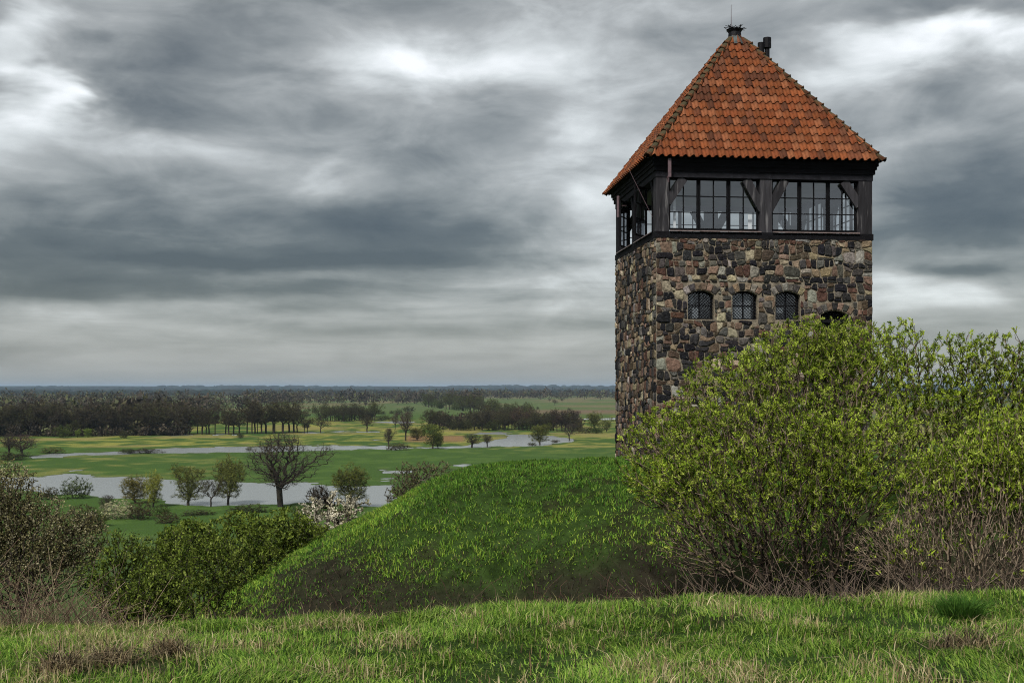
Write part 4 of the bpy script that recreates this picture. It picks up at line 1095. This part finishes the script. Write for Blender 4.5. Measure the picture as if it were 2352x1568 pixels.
SLOPE = [('bush', 270, 1196, 44, 70, 'white', 'white blossoming bush at the foot of the slope', 'blossom_bush'), ('bush', 322, 1197, 42, 60, 'grey', 'grey-purple bush touching the white blossom on its right', None), ('bush', 190, 1206, 44, 60, 'grey', 'brown bush left of the white blossom', None),
         ('bare', 247, 1178, 40, 40, 'dark', 'little dark thorn tree behind the white blossom', None), ('bush', 215, 1215, 46, 60, 'green', 'green bush below the brown bush and the white blossom', None), ('bush', 372, 1190, 30, 34, 'green', 'small dark green bush right of the white blossom', None),
         ('bush', 385, 1206, 28, 50, 'grey', 'low purple-brown bush below the willow trio', None), ('bush', 455, 1186, 14, 70, 'dark', 'low dark scrub under the willow trio', None), ('bush', 570, 1180, 20, 80, 'dark', 'flat dark scrub left of the leafless tree foot', None), ('bush', 700, 1190, 30, 60, 'green', 'green scrub right of the leafless tree foot', None)]
for k, u, v, h, w, c, lab, nm in SLOPE: far_plant(k, u, v, h, lab, 'tree' if k == 'bare' else 'bush', w, c, name=nm)
# river bank and meadow
BANK = [('bare', 20, 1049, 52, 56, 'dark', 'gnarled dark pollard by the river at the left edge'), ('bare', 52, 1049, 50, 58, 'grey', 'gnarled pollard right of the one at the left edge'), ('bush', 28, 1058, 20, 80, 'dark', 'dark waterside scrub under the two gnarled pollards'), ('bush', 120, 1042, 15, 48, 'pale', 'straw-coloured bush on the river bank at the left'),
        ('reed', 325, 1042, 12, 88, None, 'brown reed clump standing in the river'), ('bush', 295, 1042, 11, 30, 'green', 'green end of the reed clump in the river'), ('bush', 145, 1007, 29, 42, 'green', 'bright green tree before the dark wood'), ('bush', 284, 1008, 19, 20, 'dark', 'small dark bush before the dark wood edge'),
        ('willow', 178, 1006, 20, 16, 'green', 'small green tree right of the bright green one'), ('willow', 202, 1006, 21, 16, 'green', 'second small green tree right of the bright green one'), ('bush', 553, 1007, 12, 18, 'dark', 'little dark bush on the yellow meadow'), ('bush', 572, 1036, 10, 12, 'grey', 'tiny bush at the water left of the leafless tree'),
        ('bush', 679, 1015, 7, 8, 'dark', 'tiny dark bush on the yellow meadow right of the leafless tree'),
        ('oak', 736, 994, 36, 36, 'dark', 'dark round tree by the far channel left of the meadow middle'), ('oak', 843, 992, 40, 38, 'dark', 'dark spreading tree standing alone by the far channel'), ('bare', 908, 987, 38, 20, 'grey', 'thin bare tree left of the tall riverside pair'), ('bare', 932, 1014, 68, 42, 'grey', 'tall bare tree in the middle of the yellow meadow'),
        ('bare', 893, 1031, 46, 32, 'dark', 'leaning bare tree on the near river bank'), ('bush', 915, 1035, 17, 48, 'grey', 'brushy thicket on the bank under the leaning bare tree'), ('willow', 958, 1012, 28, 30, 'grey', 'grey willow scrub right of the tall bare tree'),
        ('willow', 994, 1031, 56, 42, 'olive', 'dark green willow with split trunk on the near bank'), ('willow', 1006, 1030, 30, 24, 'olive', 'low side willow leaning right of the split trunk'), ('bare', 1084, 1028, 31, 42, 'olive', 'low spreading willow on the bank, left of the pair'), ('bare', 1119, 1027, 29, 32, 'olive', 'low spreading willow on the bank, right of the pair'),
        ('willow', 1240, 1022, 46, 40, 'dark', 'dark pollard willow at the right bend of the river'), ('bush', 1222, 1024, 8, 20, 'dark', 'dark driftwood scrub at the pollard in the river bend'), ('bare', 1308, 1012, 38, 30, 'dark', 'bare tree at the far right of the river bend'), ('bush', 1275, 1016, 6, 22, 'grey', 'brown scrub on the inner bank of the river bend'),
        ('willow', 1393, 993, 33, 24, None, 'green willow on the meadow nearest the tower'), ('willow', 1366, 985, 36, 36, None, 'green willow on the meadow, second from the tower'), ('bush', 1370, 996, 18, 40, 'green', 'green shrub under the willows near the tower'), ('bare', 1322, 984, 40, 26, 'grey', 'bare grey tree at the end of the riverside wood'),
        ('bush', 1340, 996, 15, 40, 'grey', 'grey scrub at the end of the riverside wood'), ('bush', 724, 950, 15, 16, 'dark', 'dark tree left of the dark green clump'), ('bush', 706, 957, 8, 14, 'dark', 'small bush left of the dark green clump'), ('bush', 714, 975, 16, 14, 'dark', 'dark bush in front of the dark green clump on the left'),
        ('bare', 849, 965, 26, 16, 'dark', 'bare tree at the right end of the dark green clump'), ('bush', 873, 952, 9, 24, 'dark', 'dark shrub on the far meadow, leftmost of a row'), ('bush', 900, 951, 8, 12, 'dark', 'dark shrub on the far meadow, second of a row'), ('bush', 915, 953, 13, 18, 'dark', 'dark shrub on the far meadow, third of a row'),
        ('bush', 939, 946, 13, 26, 'dark', 'dark shrub on the far meadow, rightmost of a row'), ('bush', 882, 966, 12, 36, 'dark', 'dark round shrub on the far meadow in front of the row'), ('bare', 840, 934, 11, 12, 'dark', 'tiny bare tree on the far field'), ('bush', 1012, 949, 6, 10, 'dark', 'tiny shrub on the field by the hedge belt'),
        ('oak', 1262, 923, 9, 9, 'dark', 'tiny tree on the far field, left of three'), ('oak', 1274, 931, 14, 12, 'dark', 'tiny tree on the far field, middle of three'), ('oak', 1291, 924, 11, 10, 'dark', 'tiny tree on the far field, right of three'), ('bush', 1235, 940, 6, 6, 'dark', 'tiny round tree alone on the far field')]
for k, u, v, h, w, c, lab in BANK: far_plant(k, u, v, h, lab, 'reeds' if k == 'reed' else ('bush' if k == 'bush' else 'tree'), w, c)
# tell-apart trees along the edges of the woods
rr = random.Random(31)
def edge(pts, step, kinds, hrange, label, group, jit=2.5, cols=(None,)):
    L_ = []
    for (a, b) in zip(pts, pts[1:]):
        n = max(1, int(abs(b[0] - a[0]) / step))
        for i in range(n):
            t = (i + rr.random()) / n; L_.append((a[0] + (b[0] - a[0]) * t, a[1] + (b[1] - a[1]) * t - rr.random() * jit))
    ordn = ['first', 'second', 'third', 'fourth', 'fifth', 'sixth', 'seventh', 'eighth', 'ninth', 'tenth', 'eleventh', 'twelfth', 'thirteenth', 'fourteenth', 'fifteenth', 'sixteenth', 'seventeenth', 'eighteenth', 'nineteenth', 'twentieth', 'twenty-first', 'twenty-second', 'twenty-third', 'twenty-fourth']
    L_.sort()
    for q, (u, v) in enumerate(L_):
        k = rr.choice(kinds); lab = {'tall': 'slender ', 'oak': 'broad ', 'bush': 'low bushy ', 'bare': 'bare '}[k] + label + ', ' + ('left', 'middle', 'right')[min(2, q * 3 // len(L_))] + ' third' if len(L_) > 24 else label + ', ' + ordn[q] + ' from its left end'
        far_plant(k, u, v, rr.uniform(*hrange) * (1 if k != 'bush' else .55), lab, 'tree', None, rr.choice(cols), group, name='forest_tree')
edge([(-60, 1004), (60, 1003), (200, 1003), (365, 1001)], 5.0, ('tall', 'oak', 'oak', 'tall', 'bush'), (38, 76), 'brown tree in the front row of the dark wood', 'front row of the dark wood', cols=(None, None, 'dark', 'olive'))
edge([(365, 1000), (480, 999), (560, 998)], 12.0, ('oak', 'tall', 'oak'), (48, 70), 'bare tree standing apart at the right of the dark wood', 'open trees at the right end of the dark wood', cols=(None, 'dark'))
edge([(560, 998), (640, 997), (690, 996)], 9.0, ('oak', 'oak', 'tall'), (56, 80), 'broad dark tree in the clump right of the dark wood', 'clump right of the dark wood', cols=('dark', None, 'olive'))
edge([(690, 996), (712, 994)], 9.0, ('tall',), (28, 36), 'small tree right of the dark wood clump', 'small end trees')
edge([(733, 968), (790, 970), (862, 966)], 5.5, ('oak', 'bush', 'oak'), (30, 42), 'tree of the dark green clump in the middle meadow', 'dark green clump', cols=('dark', 'olive', 'green'))
edge([(980, 988), (1060, 990), (1160, 990)], 8.5, ('oak', 'tall', 'oak', 'bush'), (36, 48), 'dark tree in the left half of the riverside wood', 'riverside wood', cols=('dark', None, 'olive'))
edge([(1110, 986), (1200, 990), (1330, 993)], 7.5, ('oak', 'oak', 'bush', 'tall'), (32, 52), 'dark tree in the right half of the riverside wood', 'riverside wood', cols=('dark', None, 'olive', 'grey'))
edge([(970, 935), (1060, 945), (1150, 962), (1230, 972)], 6.5, ('oak', 'bush', 'oak'), (28, 42), 'tree of the slanting hedge belt across the plain', 'slanting hedge belt', cols=('olive', 'green', 'green', 'dark'))
edge([(2010, 1000), (2352, 990)], 16.0, ('oak', 'tall', 'bush'), (34, 50), 'dark tree on the plain behind the right-hand bushes', 'trees behind the bushes', cols=('dark', None))


# woods that read as one mass
def crowd(name, label, pts, n_q, size, cols, seed, hs):
    """pts: (x, y, z, h) ; every tree a puff of n_q leaf quads"""
    r = np.random.default_rng(seed); P = np.array(pts); m = len(P)
    v = r.normal(size=(m, n_q, 3)); v /= np.linalg.norm(v, axis=2)[..., None]; v *= r.random((m, n_q, 1)) ** .45
    h = P[:, 3][:, None, None]; wv = r.uniform(.30, .46, (m, 1, 1))
    pos = np.stack([P[:, 0:1] + v[..., 0] * h[..., 0] * wv[..., 0], P[:, 1:2] + v[..., 1] * h[..., 0] * wv[..., 0], P[:, 2:3] + h[..., 0] * (.56 + v[..., 2] * .44)], -1).reshape(-1, 3)
    n = len(pos); hh = np.repeat(P[:, 3], n_q)
    V, Q = leaf_geo(pos - np.array((0, 0, .5)), r.normal(size=(n, 3)) + np.array((0, 0, .5)), hh * r.uniform(size[0], size[1], n), hh * r.uniform(size[0], size[1], n) * .55, r)
    C = np.repeat(pick_cols(cols, m, r, .4), n_q, 0) * r.uniform(.7, 1.3, (n, 1))
    return tag(link(name, mesh_np(name, V, quads=Q, col=np.repeat(C, 4, 0), mat=M_LEAF)), label, 'woodland', kind='stuff')


def inside(u, v, poly): return poly_sd(np.array([u], float), np.array([v], float), poly)[0] > 0


def scatter(poly, nu, nv, seed, h=(11, 22)):
    r = np.random.default_rng(seed); us = [p[0] for p in poly]; vs = [p[1] for p in poly]; n = int((max(us) - min(us)) / nu * (max(vs) - min(vs)) / nv)
    U = r.uniform(min(us), max(us), n); Vv = r.uniform(min(vs), max(vs), n); ok = poly_sd(U, Vv, poly) > 0; out = []
    for u, v in zip(U[ok], Vv[ok]):
        p, d = plain_at(u, v); a, b = fbm(np.array([p.x / 70, p.x / 120 + 5]), np.array([p.y / 190, p.y / 330 + 9]), 85, 3)
        if b > .60: continue
        out.append((p.x, p.y, ZP, r.uniform(*h) * (.45 + 1.15 * a)))
    return out


WOODC = [((.066, .054, .037), 5), ((.044, .038, .029), 4), ((.082, .078, .040), 3), ((.100, .110, .052), 2), ((.080, .063, .048), 3)]
crowd('dark_woodland', 'dark leafless wood covering the plain at the left', scatter([(-250, 1001), (360, 998), (420, 985), (480, 956), (560, 946), (640, 931), (690, 916), (-250, 912)], 9.0, 3.0, 71), 28, (.14, .26), WOODC, 72, 18)
crowd('tree_line', 'distant line of trees across the middle of the plain', scatter([(560, 931), (975, 929), (1100, 938), (1111, 919), (1450, 919), (1450, 908), (700, 906), (560, 915)], 8.5, 1.1, 73, (13, 23)), 20, (.18, .30), WOODC, 74, 18)
crowd('tree_line', 'distant line of trees to the right of the tower', scatter([(1950, 925), (2600, 925), (2600, 908), (1950, 908)], 9.0, 1.4, 75, (13, 23)), 24, (.16, .28), WOODC, 76, 18)
crowd('wood_undergrowth', 'low brown undergrowth along the front of the dark wood', scatter([(-120, 1004), (200, 1004), (365, 1002), (430, 1000), (430, 997), (365, 997), (-120, 999)], 5, .9, 79, (3, 8)), 30, (.18, .34), WOODC, 80, 6)
crowd('riverside_thicket', 'brown undergrowth of the riverside wood', scatter([(985, 985), (1150, 986), (1335, 990), (1335, 982), (1150, 972), (1060, 975)], 7, 1.6, 77, (6, 12)), 40, (.14, .26), WOODC, 78, 9)


def far_woods():
    r = np.random.default_rng(81); V = []; Fq = []; C = []
    O = np.array([(1, 0, 0), (0, 1, 0), (-1, 0, 0), (0, -1, 0), (.5, .5, .7), (-.5, .5, .75), (-.5, -.5, .7), (.5, -.5, .75), (0, 0, 1.0)])
    T = [(0, 1, 4), (1, 2, 5), (2, 3, 6), (3, 0, 7), (4, 1, 5), (5, 2, 6), (6, 3, 7), (7, 0, 4), (4, 5, 8), (5, 6, 8), (6, 7, 8), (7, 4, 8)]
    n = 5200; v = 893 + 15 * r.random(n) ** 1.3; d = 30 * F / (v - 890); u = r.uniform(-250, 2600, n)
    dens = fbm(u / 160, v / 2.2, 83, 3); keep = (dens > .40) & (d < 15000)
    P = []; Tt = []
    for k, (uu, dd) in enumerate(zip(u[keep], d[keep])):
        w = r.uniform(12, 34) * (1 + dd / 9000); hh = r.uniform(12, 20)
        x = (uu - 1176) / F * dd
        P.append(O * np.array((w, w, hh)) * r.uniform(.75, 1.25, (9, 3)) + np.array((x, dd, 0))); Tt.append(np.array(T) + 9 * k)
    P = np.concatenate(P); c0 = height(P[:, 0], P[:, 1]); P[:, 2] += np.repeat(np.minimum.reduce([c0.reshape(-1, 9)[:, i] for i in range(9)]), 9)
    C = np.repeat(pick_cols([((.020, .030, .020), 4), ((.030, .032, .022), 3), ((.016, .024, .018), 3)], len(P) // 9, r), 9, 0)
    tag(link('far_woodland', mesh_np('far_woodland', P, tris=np.concatenate(Tt), col=C, mat=M_LEAF)), 'dark blue distant woods along the horizon', 'woodland', kind='stuff')


far_woods()


def far_house(u, v, wpx, hpx, label):
    p, d = plain_at(u, v); w = wpx / F * d; h = hpx / F * d; o = tag(empty('far_house', (p.x, p.y, ZP)), label, 'house')
    m = MB(); m.box(-w / 2, w / 2, -5, 5, 0, h); m.build('wall', M_HOUSE, o)
    m = MB(); m.add([(-w / 2 - .5, -5.6, h), (w / 2 + .5, -5.6, h), (w / 2 + .5, 5.6, h), (-w / 2 - .5, 5.6, h), (-w / 2, 0, h * 1.7), (w / 2, 0, h * 1.7)], [(0, 1, 5, 4), (2, 3, 4, 5), (1, 2, 5), (3, 0, 4), (3, 2, 1, 0)]); m.build('roof', M_HROOF, o)


far_house(1283, 907.5, 26, 2.4, 'long white building on the far plain near the tower')
far_house(921, 906.5, 5, 3.0, 'small white house in the far village'); far_house(935, 906, 4, 2.2, 'tiny pale house right of the small white one in the far village')

# ------------------------------------------------------------------ grass
GREENS = [((.170, .300, .036), 5), ((.105, .215, .026), 5), ((.275, .385, .070), 4.5), ((.042, .095, .017), 4), ((.23, .30, .080), 2)]
STRAW = [((.42, .35, .18), 4), ((.32, .255, .13), 3), ((.55, .47, .28), 3), ((.17, .12, .07), 1.5)]


def blades(name, label, x, y, hgt, wid, cols, lean, r, z0=None, bend=.5, clump=None):
    n = len(x); z = height(x, y) if z0 is None else z0
    a = r.uniform(0, 6.283, n); ca, sa = np.cos(a), np.sin(a)
    f = r.uniform(0, 6.283, n); ln = np.abs(r.normal(0, lean, n)); dx, dy = np.cos(f) * ln, np.sin(f) * ln
    if clump is not None: dx = dx + clump[0]; dy = dy + clump[1]
    b = np.stack([x, y, z - .02], 1); w = np.stack([ca * wid, sa * wid, np.zeros(n)], 1) * .5
    m = b + np.stack([dx * hgt * .38, dy * hgt * .38, hgt * .58], 1); t = b + np.stack([dx * hgt * (1 + bend * .3), dy * hgt * (1 + bend * .3), hgt * (1 - .28 * np.minimum(1.6, np.hypot(dx, dy)))], 1)
    V = np.stack([b - w, b + w, m + w * .8, m - w * .8, t], 1).reshape(-1, 3); i = np.arange(n)[:, None] * 5
    o = link(name, mesh_np(name, V, quads=i + np.array([[0, 1, 2, 3]]), tris=i + np.array([[3, 2, 4]]), col=np.repeat(cols, 5, 0), mat=M_GRASS))
    return tag(o, label, 'grass', kind='stuff')


def front_grass():
    r = np.random.default_rng(91); n = 195000
    y = 5.5 + 5.0 * r.random(n) ** 0.92; x = r.uniform(-1, 1, n) * (y * .47 + 1.9)
    # tufts draw the blades together
    c1 = fbm(x * 2.6, y * 2.6, 92, 3); keep = r.random(n) < .25 + 1.2 * sstep(.36, .6, c1); x, y, c1 = x[keep], y[keep], c1[keep]; n = len(x)
    big = fbm(x * .8, y * .8, 93, 3); tall = fbm(x * 1.7, y * 1.7, 94, 2)
    edge_ = sstep(8.2, 9.3, y)
    bare = np.zeros(n)
    for (bu, bv, ru, rv) in ((230, 1520, 120, 30), (330, 1490, 110, 22), (130, 1535, 50, 22)):
        yy = 1.62 * F / (bv - HORV); xx = (bu - 1176) / F * yy
        bare = np.maximum(bare, np.exp(-((x - xx) / (ru / F * yy)) ** 2 - ((y - yy) / .3) ** 2))
    k = r.random(n) > bare * .55; x, y, c1, big, tall, edge_, bare = [q[k] for q in (x, y, c1, big, tall, edge_, bare)]; n = len(x)
    hgt = (.030 + .055 * tall + .035 * r.random(n) + .045 * edge_) * (.7 + .6 * c1); wid = r.uniform(.0045, .0105, n)
    C = pick_cols(GREENS, n, r, .3) * (.66 + .7 * big[:, None])
    st = fbm(x * 2.4 + 9, y * 1.9, 96, 3); straw = r.random(n) < (.045 + .26 * sstep(.54, .70, st) + .30 * bare) * (.45 + .55 * sstep(9.6, 8.0, y))
    cx = (fbm(x * 1.9, y * 1.9, 97, 2) - .5) * 1.6; cy = (fbm(x * 1.9, y * 1.9, 98, 2) - .5) * 1.6
    g = ~straw; k = straw
    blades('meadow_grass', 'thick green meadow grass across the foreground', x[g], y[g], hgt[g], wid[g], C[g], .6, r, clump=(cx[g], cy[g]))
    ns = k.sum(); blades('dry_stalks', 'pale straw stalks standing in the foreground grass', x[k], y[k], hgt[k] * r.uniform(.9, 1.6, ns), wid[k] * .8, pick_cols(STRAW, ns, r, .3), .42, r, bend=.1)
    # thatch: old flattened straw near the soil
    n = 11000; y = 5.5 + 4.0 * r.random(n); x = r.uniform(-1, 1, n) * (y * .47 + 1); k = fbm(x * 2.4 + 9, y * 1.9, 96, 3) > .56; x, y = x[k], y[k]; n = len(x)
    blades('dry_thatch', 'flattened dry straw lying among the foreground grass', x, y, r.uniform(.06, .15, n), r.uniform(.004, .007, n), pick_cols(STRAW, n, r, .25), 1.5, r)
    # cut stalks
    n = 420; y = 5.2 + 4.2 * r.random(n); x = r.uniform(-1, 1, n) * (y * .47 + .6)
    blades('cut_stalks', 'stiff cut brown stalks standing in the foreground grass', x, y, r.uniform(.06, .17, n), r.uniform(.005, .010, n), pick_cols([((.24, .17, .09), 3), ((.13, .085, .05), 3), ((.06, .045, .03), 2)], n, r), .22, r, bend=0)


front_grass()


def dead_clump(u, v, w, h, seed, label):
    """heap of matted dead grass"""
    r = np.random.default_rng(seed); yy = 1.62 * F / (v - HORV); xx = (u - 1176) / F * yy; s = yy / F; n = 300
    a = r.uniform(0, 6.283, n); q = np.sqrt(r.random(n)); x = xx + np.cos(a) * q * w * s * .5; y = yy + np.sin(a) * q * w * s * .35
    z = height(x, y) + h * s * (1 - q ** 2) * r.random(n)
    o = blades('dead_grass_clump', label, x, y, r.uniform(.08, .16, n), r.uniform(.004, .008, n), pick_cols([((.24, .18, .105), 4), ((.13, .10, .06), 3), ((.33, .27, .17), 3), ((.03, .024, .018), 3)], n, r, .35), 1.6, r, z0=z)
    o['kind'] = 'thing'; o['category'] = 'dead grass'


dead_clump(140, 1532, 90, 46, 141, 'brown matted clump of dead grass at the lower left corner')
dead_clump(255, 1508, 100, 26, 142, 'wide heap of torn dead grass right of the matted clump')
dead_clump(395, 1488, 80, 40, 143, 'dead grass tuft with upright dark stalks, rightmost of three heaps')
dead_clump(2215, 1500, 170, 26, 144, 'flattened patch of dry grass at the lower right')


def tussock():
    r = np.random.default_rng(151); yy = 8.0; xx = (2205 - 1176) / F * yy; n = 1100
    a = r.uniform(0, 6.283, n); q = r.random(n) ** .7 * .12; x = xx + np.cos(a) * q; y = yy + np.sin(a) * q
    C = pick_cols([((.070, .165, .026), 4), ((.050, .120, .022), 4), ((.115, .22, .036), 2)], n, r, .3)
    o = blades('grass_tussock', 'dense dark green grass tussock at the right side of the foreground', x, y, r.uniform(.12, .26, n), r.uniform(.005, .009, n), C, .35, r, clump=(np.cos(a) * q * 4.5, np.sin(a) * q * 4.5))
    o['kind'] = 'thing'; o['category'] = 'tussock'


tussock()


def mound_grass():
    r = np.random.default_rng(161); n = 165000
    y = r.uniform(18.5, 34, n); x = r.uniform(-8.5, 6.8, n)
    ok = (np.abs(x) < y * .46 + 1.5); x, y = x[ok], y[ok]
    md = np.sqrt(np.maximum(-0.8 - x, 0) ** 2 + np.maximum(25.3 - y, 0) ** 2)
    n1 = fbm(x * 2.2, y * 2.2, 162, 3); n2 = fbm(x * .45, y * .45, 163, 3)
    foot = sstep(3.05, 3.7, md + 1.3 * (n2 - .5)) * sstep(-6.0, -3.6, x)
    n0 = fbm(x * 5.5, y * 5.5, 164, 2)
    dens = (.50 + .75 * sstep(.38, .58, n0 * .6 + n1 * .4)) * (1 - .62 * foot) * (1 - .5 * sstep(.56, .66, n2) * sstep(1.2, 2.2, md))
    ok = r.random(len(x)) < dens; x, y, md, n1, n2, foot, n0 = [q[ok] for q in (x, y, md, n1, n2, foot, n0)]; n = len(x)
    painted_lit = sstep(1.0, 2.2, md) * (1 - foot)  # light on the slopes, painted into the blades as a brighter, yellower colour
    hgt = (.035 + .085 * sstep(.38, .66, n0) + .035 * r.random(n)) * (1 - .2 * foot); wid = r.uniform(.010, .024, n)
    C = pick_cols([((.080, .185, .024), 5), ((.120, .240, .028), 4), ((.036, .095, .018), 4), ((.185, .290, .046), 3)], n, r, .32) * (.80 + .80 * n2[:, None]) * (.85 + .45 * painted_lit[:, None]) * (1 + painted_lit[:, None] * np.array((.25, .05, 0)))
    st = r.random(n) < .03 + .10 * foot; C[st] = pick_cols([((.16, .125, .07), 3), ((.10, .065, .04), 3)], st.sum(), r)
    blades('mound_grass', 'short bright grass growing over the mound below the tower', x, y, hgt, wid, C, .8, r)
    # burnt litter and small pale stones along the foot
    n = 14000; y = r.uniform(17.5, 24, n); x = r.uniform(-6.5, 9, n); md = np.sqrt(np.maximum(-0.8 - x, 0) ** 2 + np.maximum(25.3 - y, 0) ** 2); k = md > 2.7; x, y = x[k], y[k]; n = len(x)
    blades('dead_litter', 'dark dead stems and litter on the bare foot of the mound', x, y, r.uniform(.06, .22, n), r.uniform(.008, .014, n), pick_cols([((.075, .050, .040), 4), ((.035, .026, .022), 4), ((.14, .10, .075), 1.5)], n, r), 1.0, r)


mound_grass()


def brambles(name, label, n, box, hrange, cols, seed, rad=.004):
    """arching dry canes"""
    r = np.random.default_rng(seed); V = []; Q = []; C = []
    for i in range(n):
        x = r.uniform(box[0], box[1]); y = r.uniform(box[2], box[3]); z = hz(x, y) - .03; h = r.uniform(*hrange); a = r.uniform(0, 6.283); ln = r.uniform(.1, .9) * h
        k = 5; t = np.linspace(0, 1, k); dr = r.uniform(0, .8)
        pts = np.stack([x + math.cos(a) * ln * t ** 1.4 + r.normal(0, .015, k), y + math.sin(a) * ln * t ** 1.4, z + h * (t - dr * .5 * t ** 3)], 1)
        par = np.arange(-1, k - 1); v, q, _ = wood_geo(pts, par, np.array([k - 1]), rad * .6, rad, 3); q = q + sum(len(w) for w in V); V.append(v); Q.append(q); C.append(np.repeat(pick_cols(cols, 1, r, .3), len(v), 0))
    return tag(link(name, mesh_np(name, np.concatenate(V), quads=np.concatenate(Q), col=np.concatenate(C), mat=M_BARK)), label, 'dry stems', kind='stuff')


brambles('dry_canes', 'tan dry bramble canes and dead grass below the blackthorn at the left edge', 1500, (-6.2, -3.6, 9.7, 11.6), (.25, 1.0), [((.20, .15, .10), 4), ((.13, .085, .06), 4), ((.26, .20, .14), 2), ((.07, .045, .035), 2)], 171)
brambles('bramble_arches', 'thin reddish brambles arching along the edge of the grass', 240, (-4.2, 2.2, 9.0, 10.4), (.15, .45), [((.10, .055, .045), 4), ((.06, .04, .03), 3), ((.17, .12, .08), 2)], 172, .003)
brambles('bare_switches', 'bare tan switches at the foot of the right-hand bushes', 2400, (1.9, 8.8, 13.2, 17.0), (.35, 1.35), [((.15, .115, .085), 4), ((.10, .075, .058), 4), ((.06, .045, .038), 3)], 173, .007)

# ------------------------------------------------------------------ air
hv = bpy.data.materials.new('haze_air'); hv.use_nodes = True; nt = hv.node_tree; nt.nodes.clear()
pv = nt.nodes.new('ShaderNodeVolumePrincipled'); pv.inputs['Color'].default_value = (.50, .68, .90, 1); pv.inputs['Density'].default_value = 0.00004; pv.inputs['Anisotropy'].default_value = 0.0
om = nt.nodes.new('ShaderNodeOutputMaterial'); nt.links.new(pv.outputs[0], om.inputs['Volume'])
m = MB(); m.box(-31000, 31000, -200, 45000, -33, 90); tag(m.build('haze', hv), 'thin bluish haze over the plain', kind='stuff')
